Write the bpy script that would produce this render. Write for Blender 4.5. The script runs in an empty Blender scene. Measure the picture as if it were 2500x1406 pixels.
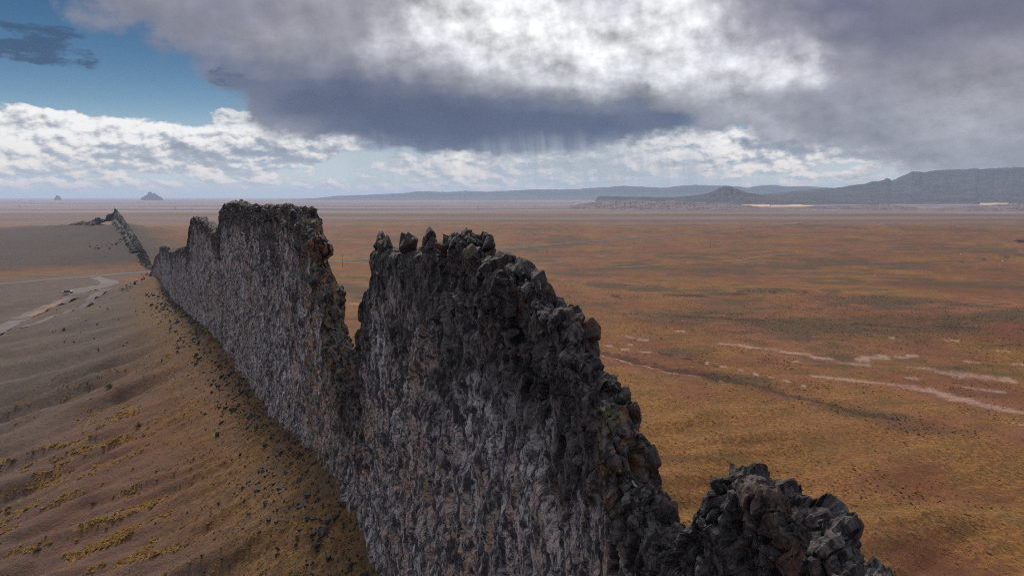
import bpy, bmesh, math, random
import numpy as np
from mathutils import Vector, Matrix

random.seed(7)
rng = np.random.default_rng(11)
scene = bpy.context.scene
COL = scene.collection
R = math.radians

# ------------------------------------------------------------------ camera
CAM_Z = 62.0                      # drone height above the plain, metres
F_PX, CX, CY, HOR = 1785.0, 1250.0, 703.0, 481.0     # measured on the 2500 px photograph
PITCH = math.atan((CY - HOR) / F_PX)
cam_data = bpy.data.cameras.new("camera")
cam_data.sensor_width = 36.0
cam_data.lens = 36.0 * F_PX / 2500.0
cam_data.clip_start = 0.5
cam_data.clip_end = 200000.0
cam = bpy.data.objects.new("camera", cam_data)
cam.location = (0, 0, CAM_Z)
cam.rotation_euler = (math.pi / 2 - PITCH, 0, 0)
COL.objects.link(cam)
scene.camera = cam

# ------------------------------------------------------------------ render / exposure
scene.render.engine = 'CYCLES'
scene.view_settings.view_transform = 'Standard'
scene.view_settings.look = 'None'
scene.view_settings.exposure = 0.0
scene.view_settings.gamma = 1.0
scene.cycles.use_denoising = False
scene.cycles.filter_width = 1.1
scene.cycles.max_bounces = 4
scene.cycles.diffuse_bounces = 2
scene.cycles.glossy_bounces = 1
scene.cycles.transmission_bounces = 2
scene.cycles.volume_bounces = 1
scene.cycles.caustics_reflective = False
scene.cycles.caustics_refractive = False

# ------------------------------------------------------------------ node helpers
class NT:
    def __init__(self, tree):
        self.t = tree
    def new(self, kind, **props):
        n = self.t.nodes.new(kind)
        for k, v in props.items():
            setattr(n, k, v)
        return n
    def put(self, sock, v):
        if isinstance(v, bpy.types.NodeSocket):
            self.t.links.new(v, sock)
        elif v is not None:
            sock.default_value = v
    def math(self, op, a, b=None, c=None, clamp=False):
        n = self.new('ShaderNodeMath', operation=op, use_clamp=clamp)
        self.put(n.inputs[0], a)
        if b is not None: self.put(n.inputs[1], b)
        if c is not None: self.put(n.inputs[2], c)
        return n.outputs[0]
    def vmath(self, op, a, b=None):
        n = self.new('ShaderNodeVectorMath', operation=op)
        self.put(n.inputs[0], a)
        if b is not None: self.put(n.inputs[1], b)
        return n.outputs[0]
    def vscale(self, a, s):
        n = self.new('ShaderNodeVectorMath', operation='SCALE')
        self.put(n.inputs[0], a); self.put(n.inputs['Scale'], s)
        return n.outputs[0]
    def comb(self, x, y, z=0.0):
        n = self.new('ShaderNodeCombineXYZ')
        self.put(n.inputs[0], x); self.put(n.inputs[1], y); self.put(n.inputs[2], z)
        return n.outputs[0]
    def noise(self, vec, scale, detail=4.0, rough=0.55, dist=0.0, color=False, kind='FBM', dim='3D'):
        n = self.new('ShaderNodeTexNoise', noise_dimensions=dim)
        n.noise_type = kind
        self.put(n.inputs['Vector'], vec)
        n.inputs['Scale'].default_value = scale
        n.inputs['Detail'].default_value = detail
        n.inputs['Roughness'].default_value = rough
        n.inputs['Distortion'].default_value = dist
        return n.outputs['Color'] if color else n.outputs[0]
    def voronoi(self, vec, scale, feature='F1', out='Distance', rand=1.0):
        n = self.new('ShaderNodeTexVoronoi', feature=feature)
        self.put(n.inputs['Vector'], vec)
        n.inputs['Scale'].default_value = scale
        n.inputs['Randomness'].default_value = rand
        return n.outputs[out]
    def rng(self, v, a, b, c=0.0, d=1.0, smooth=True):
        n = self.new('ShaderNodeMapRange', interpolation_type='SMOOTHSTEP' if smooth else 'LINEAR')
        self.put(n.inputs[0], v)
        for i, x in enumerate((a, b, c, d)):
            self.put(n.inputs[1 + i], x)
        return n.outputs[0]
    def mix(self, f, a, b, blend='MIX'):
        n = self.new('ShaderNodeMix', data_type='RGBA', blend_type=blend)
        self.put(n.inputs[0], f)
        for i, x in ((6, a), (7, b)):
            self.put(n.inputs[i], (*x, 1.0) if isinstance(x, tuple) and len(x) == 3 else x)
        return n.outputs[2]
    def ramp(self, f, stops, interp='LINEAR'):
        n = self.new('ShaderNodeValToRGB')
        self.put(n.inputs[0], f)
        r = n.color_ramp
        r.interpolation = interp
        while len(r.elements) < len(stops):
            r.elements.new(1.0)
        for e, (p, c) in zip(r.elements, stops):
            e.position = p
            e.color = (*c, 1.0) if len(c) == 3 else c
        return n.outputs[0]
    def mapping(self, vec, scale=(1, 1, 1), rot=(0, 0, 0), loc=(0, 0, 0), kind='POINT'):
        n = self.new('ShaderNodeMapping', vector_type=kind)
        self.put(n.inputs[0], vec)
        n.inputs['Location'].default_value = loc
        n.inputs['Rotation'].default_value = rot
        n.inputs['Scale'].default_value = scale
        return n.outputs[0]

def lin(r, g, b):
    """sRGB 0-255 to linear"""
    def f(c):
        c /= 255.0
        return c / 12.92 if c <= 0.04045 else ((c + 0.055) / 1.055) ** 2.4
    return (f(r), f(g), f(b))

# ------------------------------------------------------------------ sky
SUN_EL, SUN_AZ = R(42.0), R(-22.0)        # high in front of the camera, veiled by the broken cloud
world = bpy.data.worlds.new("World")
world.use_nodes = True
wt = NT(world.node_tree)
world.node_tree.nodes.clear()
world.cycles.sampling_method = 'NONE'     # an even, cloudy sky needs no importance map

def azel(px, py):
    """photo pixel to (azimuth, elevation) in degrees"""
    rx, ry = (px - CX) / F_PX, -(py - CY) / F_PX
    d = Vector((rx, math.cos(PITCH) + ry * math.sin(PITCH), -math.sin(PITCH) + ry * math.cos(PITCH))).normalized()
    return math.degrees(math.atan2(d.x, d.y)), math.degrees(math.asin(d.z))

DEG = math.degrees(1.0 / F_PX)            # degrees in one photo pixel
geo = wt.new('ShaderNodeTexCoord').outputs['Generated']
sx = wt.new('ShaderNodeSeparateXYZ'); wt.put(sx.inputs[0], geo)
az = wt.math('MULTIPLY', wt.math('ARCTAN2', sx.outputs[0], sx.outputs[1]), 180 / math.pi)
el = wt.math('MULTIPLY', wt.math('ARCSINE', sx.outputs[2]), 180 / math.pi)
elp = wt.math('MAXIMUM', el, 0.0)
P0 = wt.comb(az, el, 0.0)
# cloud coordinates: features grow finer towards the horizon
lel = wt.math('MULTIPLY', wt.math('LOGARITHM', wt.math('ADD', wt.math('MULTIPLY', elp, 0.25), 1.0), math.e), 7.0)
PN = wt.comb(az, wt.math('MULTIPLY_ADD', elp, 0.85, lel), 0.0)
grow = wt.rng(el, 0.0, 10.0, 0.16, 1.0, smooth=False)
HALF = (0.5, 0.5, 0.5)
warp = wt.vmath('SUBTRACT', wt.noise(PN, 0.13, 3.0, 0.5, color=True, dim='2D'), HALF)
warp2 = wt.vmath('SUBTRACT', wt.noise(PN, 0.42, 5.0, 0.55, color=True, dim='2D'), HALF)
W1 = wt.vmath('MULTIPLY', wt.vscale(warp, grow), (3.6, 1.9, 0.0))
W2 = wt.vmath('MULTIPLY', wt.vscale(warp2, grow), (3.4, 2.2, 0.0))
PW = wt.vmath('ADD', P0, wt.vmath('ADD', W1, W2))
PS = wt.vmath('ADD', P0, wt.vscale(W2, 0.9))

NROW, AZ_LIM, NST = 16, 43.0, 32      # table rows sit closer together near the horizon

def field_rows(vec_az, t, table):
    """look up a coarse table [row][column][rgb] over (elevation, azimuth): one colour ramp per row"""
    f = wt.math('MULTIPLY_ADD', vec_az, 0.5 / AZ_LIM, 0.5, clamp=True)
    acc, alp = None, None
    for i in range(len(table)):
        r = wt.ramp(f, [(k / (NST - 1), tuple(float(x) for x in table[i][k])) for k in range(NST)], 'EASE')
        ra = r.node.outputs[1]
        if acc is None:
            acc, alp = r, ra
        else:
            k = wt.math('SUBTRACT', t, float(i - 1), clamp=True)
            acc = wt.mix(k, acc, r)
            n = wt.new('ShaderNodeMix', data_type='FLOAT')
            wt.put(n.inputs[0], k); wt.put(n.inputs[2], alp); wt.put(n.inputs[3], ra)
            alp = n.outputs[0]
    return acc, alp

gaz, gel = np.meshgrid(np.linspace(-AZ_LIM, AZ_LIM, NST), 9.4 * (np.exp(np.arange(NROW - 1) / 14.0) - 1))

def np_blobs(items, base=0.0):
    """sum of soft ellipses given in photo pixels, on the table's grid"""
    acc = np.full(gaz.shape, base)
    for (cx, cy, rx, ry, rot, w) in items:
        a, e = azel(cx, cy)
        dx, dy = gaz - a, gel - e
        c, s_ = math.cos(R(-rot)), math.sin(R(-rot))
        u, v = (dx * c + dy * s_) / (rx * DEG), (-dx * s_ + dy * c) / (ry * DEG)
        g = np.clip((1 - np.hypot(u, v)) / 0.8, 0, 1)
        acc += w * g * g * (3 - 2 * g)
    return acc

def np_tones(items):
    """inverse-distance blend of cloud colours over directions: (px, py, reach, sRGB)"""
    acc, tot = 0.0, 0.0
    for (cx, cy, r, c) in items:
        a, e = azel(cx, cy)
        q = ((gaz - a) / (r * 1.5 * DEG)) ** 2 + ((gel - e) / (r * 0.8 * DEG)) ** 2
        w = (1 + q) ** -3.0
        acc = acc + w[..., None] * np.array(lin(*c)); tot = tot + w
    return acc / tot[..., None]

def blobs(vec, items):
    acc = 0.0
    for (cx, cy, rx, ry, rot, w) in items:
        a, e = azel(cx, cy)
        m = wt.mapping(vec, scale=(rx * DEG, ry * DEG, 1.0), rot=(0, 0, R(-rot)), loc=(a, e, 0), kind='TEXTURE')
        g = wt.new('ShaderNodeTexGradient', gradient_type='SPHERICAL')
        wt.put(g.inputs[0], m)
        acc = wt.math('MULTIPLY_ADD', wt.rng(g.outputs[1], 0.0, 0.8), w, acc)
    return acc

def lookup(vec):
    sp = wt.new('ShaderNodeSeparateXYZ'); wt.put(sp.inputs[0], vec)
    e = sp.outputs[1]
    t = wt.math('ADD', wt.math('MINIMUM', wt.math('MULTIPLY', wt.math('LOGARITHM', wt.math('MULTIPLY_ADD', wt.math('MAXIMUM', e, 0.0), 1 / 9.4, 1.0), math.e), 14.0), float(NROW - 2)), wt.rng(e, 17.0, 26.0))
    return sp.outputs[0], t

# --- clear sky behind the clouds
nish = wt.new('ShaderNodeTexSky', sky_type='NISHITA')
nish.sun_disc = False
nish.sun_elevation = SUN_EL
nish.sun_rotation = SUN_AZ
nish.altitude = 1500.0
nish.air_density = 1.0
nish.dust_density = 0.6
nish.ozone_density = 2.5
hs = wt.new('ShaderNodeHueSaturation')
hs.inputs['Saturation'].default_value = 1.55
hs.inputs['Value'].default_value = 0.056
wt.put(hs.inputs['Color'], nish.outputs[0])
nsky = wt.mix(1.0, hs.outputs[0], (1.0, 0.86, 0.80), 'MULTIPLY')
nsky = wt.vscale(nsky, wt.rng(el, 5.0, 16.0, 1.0, 0.50, smooth=False))
clear = wt.mix(wt.rng(el, 0.5, 9.0, 1.0, 0.0), nsky, lin(132, 178, 206))
clear = wt.mix(wt.rng(el, 0.5, 6.8, 1.0, 0.0), clear, lin(206, 216, 216))

# --- low cumulus far off, under the deck
b1 = wt.noise(PN, 0.50, 7.0, 0.56, dim='2D')
b1o = wt.noise(wt.vmath('ADD', PN, (0.30, 0.65, 0.0)), 0.50, 5.0, 0.56, dim='2D')
b2 = wt.noise(wt.vmath('MULTIPLY', PN, (0.75, 1.0, 1.0)), 0.95, 5.0, 0.58, dim='2D')
b2o = wt.noise(wt.vmath('MULTIPLY', wt.vmath('ADD', PN, (0.18, 0.38, 0.0)), (0.75, 1.0, 1.0)), 0.95, 5.0, 0.58, dim='2D')
cum_f = np_blobs([
    (60, 345, 420, 85, 0, 1.5), (-500, 350, 600, 100, 0, 1.3), (420, 360, 330, 62, 0, 1.35), (680, 350, 300, 75, -12, 1.5), (690, 300, 230, 62, -14, 0.9), (610, 275, 90, 40, 0, 0.6),
    (60, 296, 130, 34, 0, 0.5), (170, 302, 90, 34, 0, 0.45),
    (1700, 365, 360, 70, 0, 1.2), (1980, 352, 460, 50, 0, 1.0), (2350, 335, 400, 60, 0, 1.1), (1130, 405, 230, 50, 0, 1.0), (1400, 400, 400, 70, 0, 0.9),
    (2750, 330, 500, 90, 0, 1.0), (1800, 405, 260, 24, 0, 0.5), (2120, 402, 90, 20, 0, 0.35),
    (560, 425, 110, 16, 0, 0.6), (680, 425, 90, 14, 0, 0.4), (60, 412, 260, 16, 0, 0.6), (280, 405, 160, 14, 0, 0.5), (60, 440, 300, 26, 0, 0.55), (350, 452, 140, 26, 0, 0.5), (640, 455, 300, 20, 0, 0.3),
    (1100, 455, 500, 30, 0, 0.5), (1980, 440, 300, 30, 0, 0.45), (2700, 430, 500, 40, 0, 0.4), (200, 120, 1400, 170, 0, -0.7)], 0.10)
cum_b = np_blobs([(60, 320, 500, 60, 0, 0.28), (680, 300, 230, 60, -14, 0.35), (20, 385, 110, 50, 0, 0.3), (420, 325, 260, 36, 0, 0.2), (640, 385, 330, 34, 0, -0.40), (330, 375, 260, 26, 0, -0.22),
                   (150, 405, 250, 16, 0, -0.2), (1660, 365, 240, 60, 0, 0.35), (1850, 315, 170, 30, 0, 0.30), (2050, 335, 300, 30, 2, -0.4), (2350, 355, 300, 24, 0, -0.30), (2300, 322, 110, 30, 0, 0.2),
                   (1150, 402, 110, 36, 0, 0.35), (1420, 400, 300, 60, 0, -0.2), (1900, 380, 200, 16, 0, -0.25), (2000, 400, 200, 14, 0, 0.2)], 0.60)
tab = np.zeros((NROW, NST, 4))
tab[:-1, :, 0] = np.clip((cum_f + 0.5) / 2, 0, 1); tab[:-1, :, 1] = np.clip((cum_b + 0.5) / 2, 0, 1)
tab[-1, :, 0] = 0.25; tab[-1, :, 1] = 0.55; tab[..., 3] = 1.0
ca, ct = lookup(PS)
cf, _ = field_rows(ca, ct, tab)
csp = wt.new('ShaderNodeSeparateXYZ'); wt.put(csp.inputs[0], cf)
cum_f = wt.math('MULTIPLY_ADD', csp.outputs[0], 2.0, -0.5)
cum_b = wt.math('MULTIPLY_ADD', csp.outputs[1], 2.0, -0.5)
cn = wt.math('ADD', wt.math('MULTIPLY_ADD', b1, 1.7, -0.85), wt.math('MULTIPLY_ADD', b2, 0.6, -0.3))
cum = wt.rng(wt.math('ADD', cum_f, cn), 0.22, 0.62)
cum_shade = wt.math('ADD', wt.math('MULTIPLY', wt.math('SUBTRACT', b1, b1o), 2.1), wt.math('MULTIPLY', wt.math('SUBTRACT', b2, b2o), 1.0))
cum_c = wt.ramp(wt.math('ADD', cum_b, cum_shade), [(0.0, lin(126, 134, 152)), (0.3, lin(158, 163, 176)), (0.55, lin(196, 200, 206)), (0.78, lin(232, 233, 232)), (1.0, lin(253, 252, 250))])
lowair = wt.rng(el, 5.0, 0.1, 0.0, 0.85)
cum_c = wt.mix(lowair, cum_c, wt.mix(wt.rng(wt.math('ADD', cum_b, cum_shade), 0.35, 0.85), lin(188, 200, 206), lin(250, 236, 222)))
sky_c = wt.mix(cum, clear, cum_c)

# --- the storm deck: colours blended between directions, ragged by the warp
deck_t = np_tones([
    (250, 25, 70, (112, 116, 136)), (420, 40, 90, (146, 143, 154)), (560, 20, 90, (122, 120, 138)), (620, 100, 60, (168, 166, 174)), (740, 130, 45, (160, 160, 170)), (480, 130, 80, (112, 120, 142)),
    (330, 110, 60, (84, 108, 140)), (560, 195, 60, (88, 100, 126)), (700, 190, 80, (104, 107, 128)), (800, 60, 90, (150, 149, 158)), (900, 20, 60, (132, 130, 144)), (985, 95, 70, (226, 226, 228)),
    (900, 140, 70, (150, 150, 162)), (1000, 0, 40, (118, 116, 130)), (1100, 30, 95, (240, 240, 241)), (1080, 150, 80, (165, 165, 176)), (850, 240, 90, (66, 77, 104)), (950, 310, 90, (62, 76, 104)),
    (720, 255, 50, (64, 74, 102)), (1050, 230, 70, (104, 108, 128)), (1150, 320, 90, (66, 80, 108)), (1050, 365, 40, (92, 106, 126)), (1250, 265, 90, (82, 90, 116)), (1350, 345, 70, (84, 98, 120)),
    (1200, 170, 70, (182, 183, 190)), (1250, 80, 150, (252, 252, 252)), (1330, 190, 70, (196, 197, 203)), (1420, 60, 140, (246, 246, 247)), (1450, 140, 100, (232, 233, 236)), (1480, 210, 50, (206, 208, 214)),
    (1500, 5, 34, (98, 104, 132)), (1420, -10, 40, (110, 112, 136)), (1600, 90, 130, (240, 241, 243)), (1640, 20, 80, (250, 250, 250)), (1560, 240, 60, (72, 84, 114)), (1440, 250, 60, (72, 86, 114)), (1660, 285, 60, (54, 72, 104)),
    (1500, 300, 60, (64, 80, 110)), (1720, 180, 70, (224, 226, 229)), (1700, 130, 60, (214, 216, 222)), (1780, 110, 50, (150, 150, 168)), (1650, 190, 50, (216, 218, 222)), (1790, 215, 50, (172, 175, 184)),
    (1860, 60, 70, (120, 118, 140)), (1880, 160, 90, (244, 245, 246)), (1960, 180, 50, (226, 228, 230)), (1930, 110, 40, (176, 176, 188)), (2030, 40, 100, (98, 96, 122)), (2100, 110, 80, (112, 110, 132)), (2050, 160, 50, (158, 158, 170)),
    (1860, 230, 50, (140, 143, 158)), (1800, 262, 36, (186, 190, 197)), (1980, 245, 60, (132, 136, 152)), (1900, 275, 36, (176, 180, 188)), (2120, 225, 90, (140, 141, 154)), (2120, 290, 60, (146, 151, 163)),
    (2250, 60, 120, (116, 112, 132)), (2450, 40, 120, (106, 103, 120)), (2300, 180, 140, (152, 152, 163)), (2480, 190, 130, (164, 165, 173)), (2350, 270, 90, (172, 175, 182)), (2480, 290, 90, (166, 170, 178)),
    (1100, 285, 110, (64, 76, 104)), (1000, 245, 90, (80, 88, 112)), (1300, 300, 110, (66, 80, 108)), (880, 195, 80, (98, 102, 124)), (1430, 300, 90, (68, 82, 110)), (1180, 235, 70, (96, 102, 124)), (1600, 330, 60, (88, 102, 124)),
    # the deck carries on outside the picture
    (1000, -260, 200, (140, 140, 154)), (1800, -300, 240, (120, 118, 138)), (2700, -200, 260, (110, 108, 126)), (300, -250, 220, (118, 122, 142)), (2900, 150, 220, (146, 146, 158)),
    (1250, -900, 700, (135, 136, 150)), (4500, 0, 900, (140, 141, 152)), (-2500, -300, 900, (140, 144, 158)), (1250, -2200, 1500, (185, 187, 196))])
deck_f = np_blobs([
    (1050, 200, 560, 210, -6, 1.3), (1350, 190, 600, 230, 0, 1.3), (760, 130, 380, 150, -12, 1.0), (430, 15, 330, 90, -10, 0.95), (800, 235, 260, 90, -20, 0.75), (540, 90, 260, 80, -20, 0.5),
    (1650, 150, 500, 200, 0, 1.3), (2050, 120, 560, 230, 0, 1.3), (2450, 120, 560, 290, 0, 1.3), (2900, 120, 600, 320, 0, 1.3), (800, -100, 900, 170, 0, 1.0), (1400, -250, 1500, 420, 0, 1.5),
    (3600, 50, 1300, 420, 0, 1.2), (1200, 345, 330, 50, 0, 0.6), (60, 160, 500, 160, 0, -0.4)])
dt = np.zeros((NROW, NST, 4))
dt[:-1, :, :3] = deck_t; dt[-1, :, :3] = lin(190, 193, 200)
dt[:-1, :, 3] = np.clip(deck_f / 1.5, 0, 1); dt[-1, :, 3] = 1.0
da, dtt = lookup(PW)
deck_c, deck_f = field_rows(da, dtt, dt)
deck_f = wt.math('MULTIPLY', deck_f, 1.5)
dn = wt.noise(PN, 0.20, 7.0, 0.58, dim='2D')
dno = wt.noise(wt.vmath('ADD', PN, (0.8, 1.3, 0.0)), 0.20, 6.0, 0.58, dim='2D')
lum = wt.new('ShaderNodeRGBToBW'); wt.put(lum.inputs[0], deck_c)
damp = wt.rng(lum.outputs[0], 0.14, 0.60, 0.14, 1.25)
dmod = wt.math('ADD', wt.math('MULTIPLY', wt.math('SUBTRACT', dn, dno), 1.6), wt.math('MULTIPLY', wt.math('SUBTRACT', b1, b1o), 0.55))
dmod = wt.math('MULTIPLY_ADD', dmod, damp, wt.rng(lum.outputs[0], 0.15, 0.7, 0.92, 1.10))
dmod = wt.math('MAXIMUM', dmod, 0.35)
deck_c = wt.vscale(deck_c, dmod)
deck_c = wt.mix(wt.rng(lum.outputs[0], 0.30, 0.08, 0.0, 1.0), deck_c, wt.mix(1.0, deck_c, (0.66, 0.78, 0.98), 'MULTIPLY'))       # rain-laden base is slate blue
deck_n = wt.math('ADD', wt.math('MULTIPLY_ADD', dn, 0.7, -0.35), wt.math('MULTIPLY_ADD', b1, 0.8, -0.4))
deck = wt.rng(wt.math('ADD', deck_f, deck_n), 0.16, 0.74)
sky_c = wt.mix(deck, sky_c, deck_c)
# dark shreds adrift in the blue
sh_f = blobs(PS, [(75, 92, 130, 62, -6, 0.62), (165, 150, 90, 36, -8, 0.66), (10, 128, 90, 36, 0, 0.5), (530, 185, 70, 40, 0, 0.55)])
sh_n = wt.noise(wt.vmath('MULTIPLY', PN, (0.8, 2.2, 1.0)), 0.42, 5.0, 0.6, dim='2D')
sh = wt.rng(wt.math('ADD', sh_f, wt.math('MULTIPLY_ADD', sh_n, 2.6, -1.3)), 0.35, 0.85, 0.0, 0.80)
sky_c = wt.mix(wt.math('MULTIPLY', sh, wt.rng(sh_f, 0.05, 0.3)), sky_c, lin(44, 72, 106))
# rain veils hanging under the shelf
streak = wt.noise(wt.comb(wt.math('MULTIPLY_ADD', el, 0.12, az), wt.math('MULTIPLY', el, 0.05), 3.0), 0.9, 5.0, 0.6, dim='2D')
veil_f = blobs(PS, [(930, 415, 120, 110, 0, 0.55), (1050, 430, 100, 90, 0, 0.45), (1330, 415, 300, 110, 0, 0.75), (1560, 420, 220, 110, 0, 0.70), (1700, 440, 110, 90, 0, 0.45)])
veil = wt.math('MULTIPLY', veil_f, wt.rng(streak, 0.3, 0.7, 0.35, 1.0), clamp=True)
sky_c = wt.mix(veil, sky_c, lin(176, 186, 194))
bg = wt.new('ShaderNodeBackground')
wt.put(bg.inputs[0], sky_c)
bg.inputs[1].default_value = 1.0
wo = wt.new('ShaderNodeOutputWorld')
wt.put(wo.inputs[0], bg.outputs[0])
scene.world = world

sun_d = bpy.data.lights.new("sun", 'SUN')
sun_d.energy = 3.2
sun_d.angle = R(7.0)
sun_d.color = (1.0, 0.90, 0.78)
sun = bpy.data.objects.new("sun", sun_d)
sv = Vector((math.sin(SUN_AZ) * math.cos(SUN_EL), math.cos(SUN_AZ) * math.cos(SUN_EL), math.sin(SUN_EL)))
sun.rotation_euler = sv.to_track_quat('Z', 'Y').to_euler()
sun.location = (0, 0, 200)
COL.objects.link(sun)
# ------------------------------------------------------------------ numpy noise
def _hash(ix, iy, iz, seed):
    h = (ix.astype(np.int64) * 374761393 + iy.astype(np.int64) * 668265263 + iz.astype(np.int64) * 2147483647 + seed * 974634777)
    h = (h ^ (h >> 13)) & 0xFFFFFFFF
    h = (h * 1274126177) & 0xFFFFFFFF
    h = (h ^ (h >> 16)) & 0xFFFFFFFF
    return h

def vnoise2(x, y, seed=0):
    """gradient noise in 2D, about -0.7..0.7"""
    x0, y0 = np.floor(x), np.floor(y)
    fx, fy = x - x0, y - y0
    ix, iy = x0.astype(np.int64), y0.astype(np.int64)
    u, v = fx * fx * fx * (fx * (fx * 6 - 15) + 10), fy * fy * fy * (fy * (fy * 6 - 15) + 10)
    z = np.zeros_like(ix)
    def g(dx, dy):
        a = _hash(ix + dx, iy + dy, z, seed) * (2 * math.pi / 4294967296.0)
        return np.cos(a) * (fx - dx) + np.sin(a) * (fy - dy)
    return (g(0, 0) * (1 - u) + g(1, 0) * u) * (1 - v) + (g(0, 1) * (1 - u) + g(1, 1) * u) * v

def fbm2(x, y, octv=4, seed=0, gain=0.5):
    a, s, f = 1.0, 0.0, 1.0
    for o in range(octv):
        s = s + a * vnoise2(x * f, y * f, seed + o * 17)
        a *= gain; f *= 2.03
    return s

def vnoise3(x, y, z, seed=0):
    """smooth value noise in 3D, -1..1"""
    x0, y0, z0 = np.floor(x), np.floor(y), np.floor(z)
    fx, fy, fz = x - x0, y - y0, z - z0
    ix, iy, iz = x0.astype(np.int64), y0.astype(np.int64), z0.astype(np.int64)
    u, v, w = (f * f * (3 - 2 * f) for f in (fx, fy, fz))
    def g(a, b, c):
        return _hash(ix + a, iy + b, iz + c, seed).astype(np.float32) * (2.0 / 4294967296.0) - 1.0
    l0 = (g(0, 0, 0) * (1 - u) + g(1, 0, 0) * u) * (1 - v) + (g(0, 1, 0) * (1 - u) + g(1, 1, 0) * u) * v
    l1 = (g(0, 0, 1) * (1 - u) + g(1, 0, 1) * u) * (1 - v) + (g(0, 1, 1) * (1 - u) + g(1, 1, 1) * u) * v
    return l0 * (1 - w) + l1 * w

def fbm3(x, y, z, octv=4, seed=0, gain=0.5):
    a, s, f = 1.0, 0.0, 1.0
    for o in range(octv):
        s = s + a * vnoise3(x * f, y * f, z * f, seed + o * 31)
        a *= gain; f *= 2.07
    return s

def worley3(x, y, z, seed=0):
    """distance to nearest and second nearest cell point, the nearest cell's random number and a random tilted plane in it"""
    ix, iy, iz = (np.floor(a).astype(np.int64) for a in (x, y, z))
    f1 = np.full(x.shape, 9.0, np.float32); f2 = np.full(x.shape, 9.0, np.float32); rid = np.zeros(x.shape, np.float32)
    tilt = np.zeros(x.shape, np.float32)
    k = 1.0 / 4294967296.0
    for a in (-1, 0, 1):
        for b in (-1, 0, 1):
            for c in (-1, 0, 1):
                h = _hash(ix + a, iy + b, iz + c, seed)
                h2 = (h * 2654435761) & 0xFFFFFFFF
                h3 = ((h2 ^ (h2 >> 15)) * 2246822519) & 0xFFFFFFFF
                dx = (ix + a + h * k - x).astype(np.float32)
                dy = (iy + b + h2 * k - y).astype(np.float32)
                dz = (iz + c + h3 * k - z).astype(np.float32)
                d = dx * dx + dy * dy + dz * dz
                near = d < f1
                f2 = np.where(near, f1, np.minimum(f2, d))
                ta, tb = ((h >> 5) & 0x3FF) / 1023.0 - 0.5, ((h2 >> 7) & 0x3FF) / 1023.0 - 0.5
                tc = ((h3 >> 9) & 0x3FF) / 1023.0 - 0.5
                tilt = np.where(near, (dx * ta + dy * tb + dz * tc).astype(np.float32), tilt)
                rid = np.where(near, ((h3 ^ (h3 >> 11)) & 0xFFFF).astype(np.float32) / 65535.0, rid)
                f1 = np.where(near, d, f1)
    return np.sqrt(f1), np.sqrt(f2), rid, tilt

def smooth(a, b, x):
    t = np.clip((x - a) / (b - a), 0, 1)
    return t * t * (3 - 2 * t)

# ------------------------------------------------------------------ measuring in the photograph
CT, ST = math.cos(PITCH), math.sin(PITCH)
def ray(px, py):
    rx, ry = (px - CX) / F_PX, -(py - CY) / F_PX
    return np.array([rx, CT + ry * ST, -ST + ry * CT])

def on_plain(px, py, z=0.0):
    """where the sight line through a photo pixel meets the level z"""
    d = ray(px, py)
    k = (z - CAM_Z) / d[2]
    return d[0] * k, d[1] * k

def at_depth(px, py, dist):
    """point of the sight line at the forward distance dist"""
    d = ray(px, py)
    k = dist / d[1]
    return d[0] * k, dist, CAM_Z + d[2] * k

# ------------------------------------------------------------------ plan of the dike
PHI = math.atan((1250 - 300) / F_PX)          # bearing of the dike, left of the view axis
NX, NY = math.cos(PHI), math.sin(PHI)         # across the dike, pointing right
UX, UY = -math.sin(PHI), math.cos(PHI)        # along the dike, pointing away
WALL_D, WALL_T = 18.0, 2.5                    # distance of its left face from the drone's foot, thickness

def on_wall(px, py, off=0.0):
    """photo pixel to (s, z) on the vertical plane of the dike"""
    d = ray(px, py)
    k = (WALL_D + off) / (d[0] * NX + d[1] * NY)
    return (d[0] * UX + d[1] * UY) * k, CAM_Z + d[2] * k

base_px = [(386, 676), (400, 697), (430, 737), (480, 775), (520, 800), (560, 860), (600, 915), (640, 965), (700, 1030), (760, 1080), (800, 1105), (840, 1180), (880, 1262), (940, 1406)]
bs, bz = np.array([on_wall(*p) for p in base_px]).T
o = np.argsort(bs); bs, bz = bs[o], bz[o]
bs = np.concatenate(([-400, -150, -40, 5], bs, [bs[-1] + 60, bs[-1] + 110, bs[-1] + 160]))
bz = np.concatenate(([2, 14, 28, 32], bz, [7, 1.5, 0.5]))

far_px = [(375, 663, 0.5), (366, 654, 1.5), (358, 640, 4.0), (350, 622, 9.0), (340, 605, 14.0), (329, 588, 18.0), (312, 562, 24.0), (300, 547, 27.0), (285, 533, 29.5), (262, 535, 28.0), (240, 540, 25.0), (215, 541, 22.0), (190, 543, 18.0), (120, 546, 10.0), (40, 548, 3.0)]
far_line = np.array([(*on_plain(px, py, z), z) for px, py, z in far_px])

GULLY = [on_plain(*p) for p in [(1440, 850), (1490, 868), (1560, 889), (1600, 895), (1640, 906), (1680, 911), (1720, 916), (1760, 930), (1800, 938), (1860, 950), (1950, 975), (2100, 1015), (2300, 1050), (2520, 1085)]]

def poly_dist(x, y, pts):
    """distance to a polyline and the parameter (index + fraction) of the nearest point"""
    best = np.full(x.shape, 1e12); par = np.zeros(x.shape)
    for i in range(len(pts) - 1):
        ax, ay = pts[i][0], pts[i][1]
        bx, by = pts[i + 1][0] - ax, pts[i + 1][1] - ay
        t = np.clip(((x - ax) * bx + (y - ay) * by) / (bx * bx + by * by), 0, 1)
        d = (x - ax - t * bx) ** 2 + (y - ay - t * by) ** 2
        m = d < best
        best = np.where(m, d, best); par = np.where(m, i + t, par)
    return np.sqrt(best), par

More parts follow.
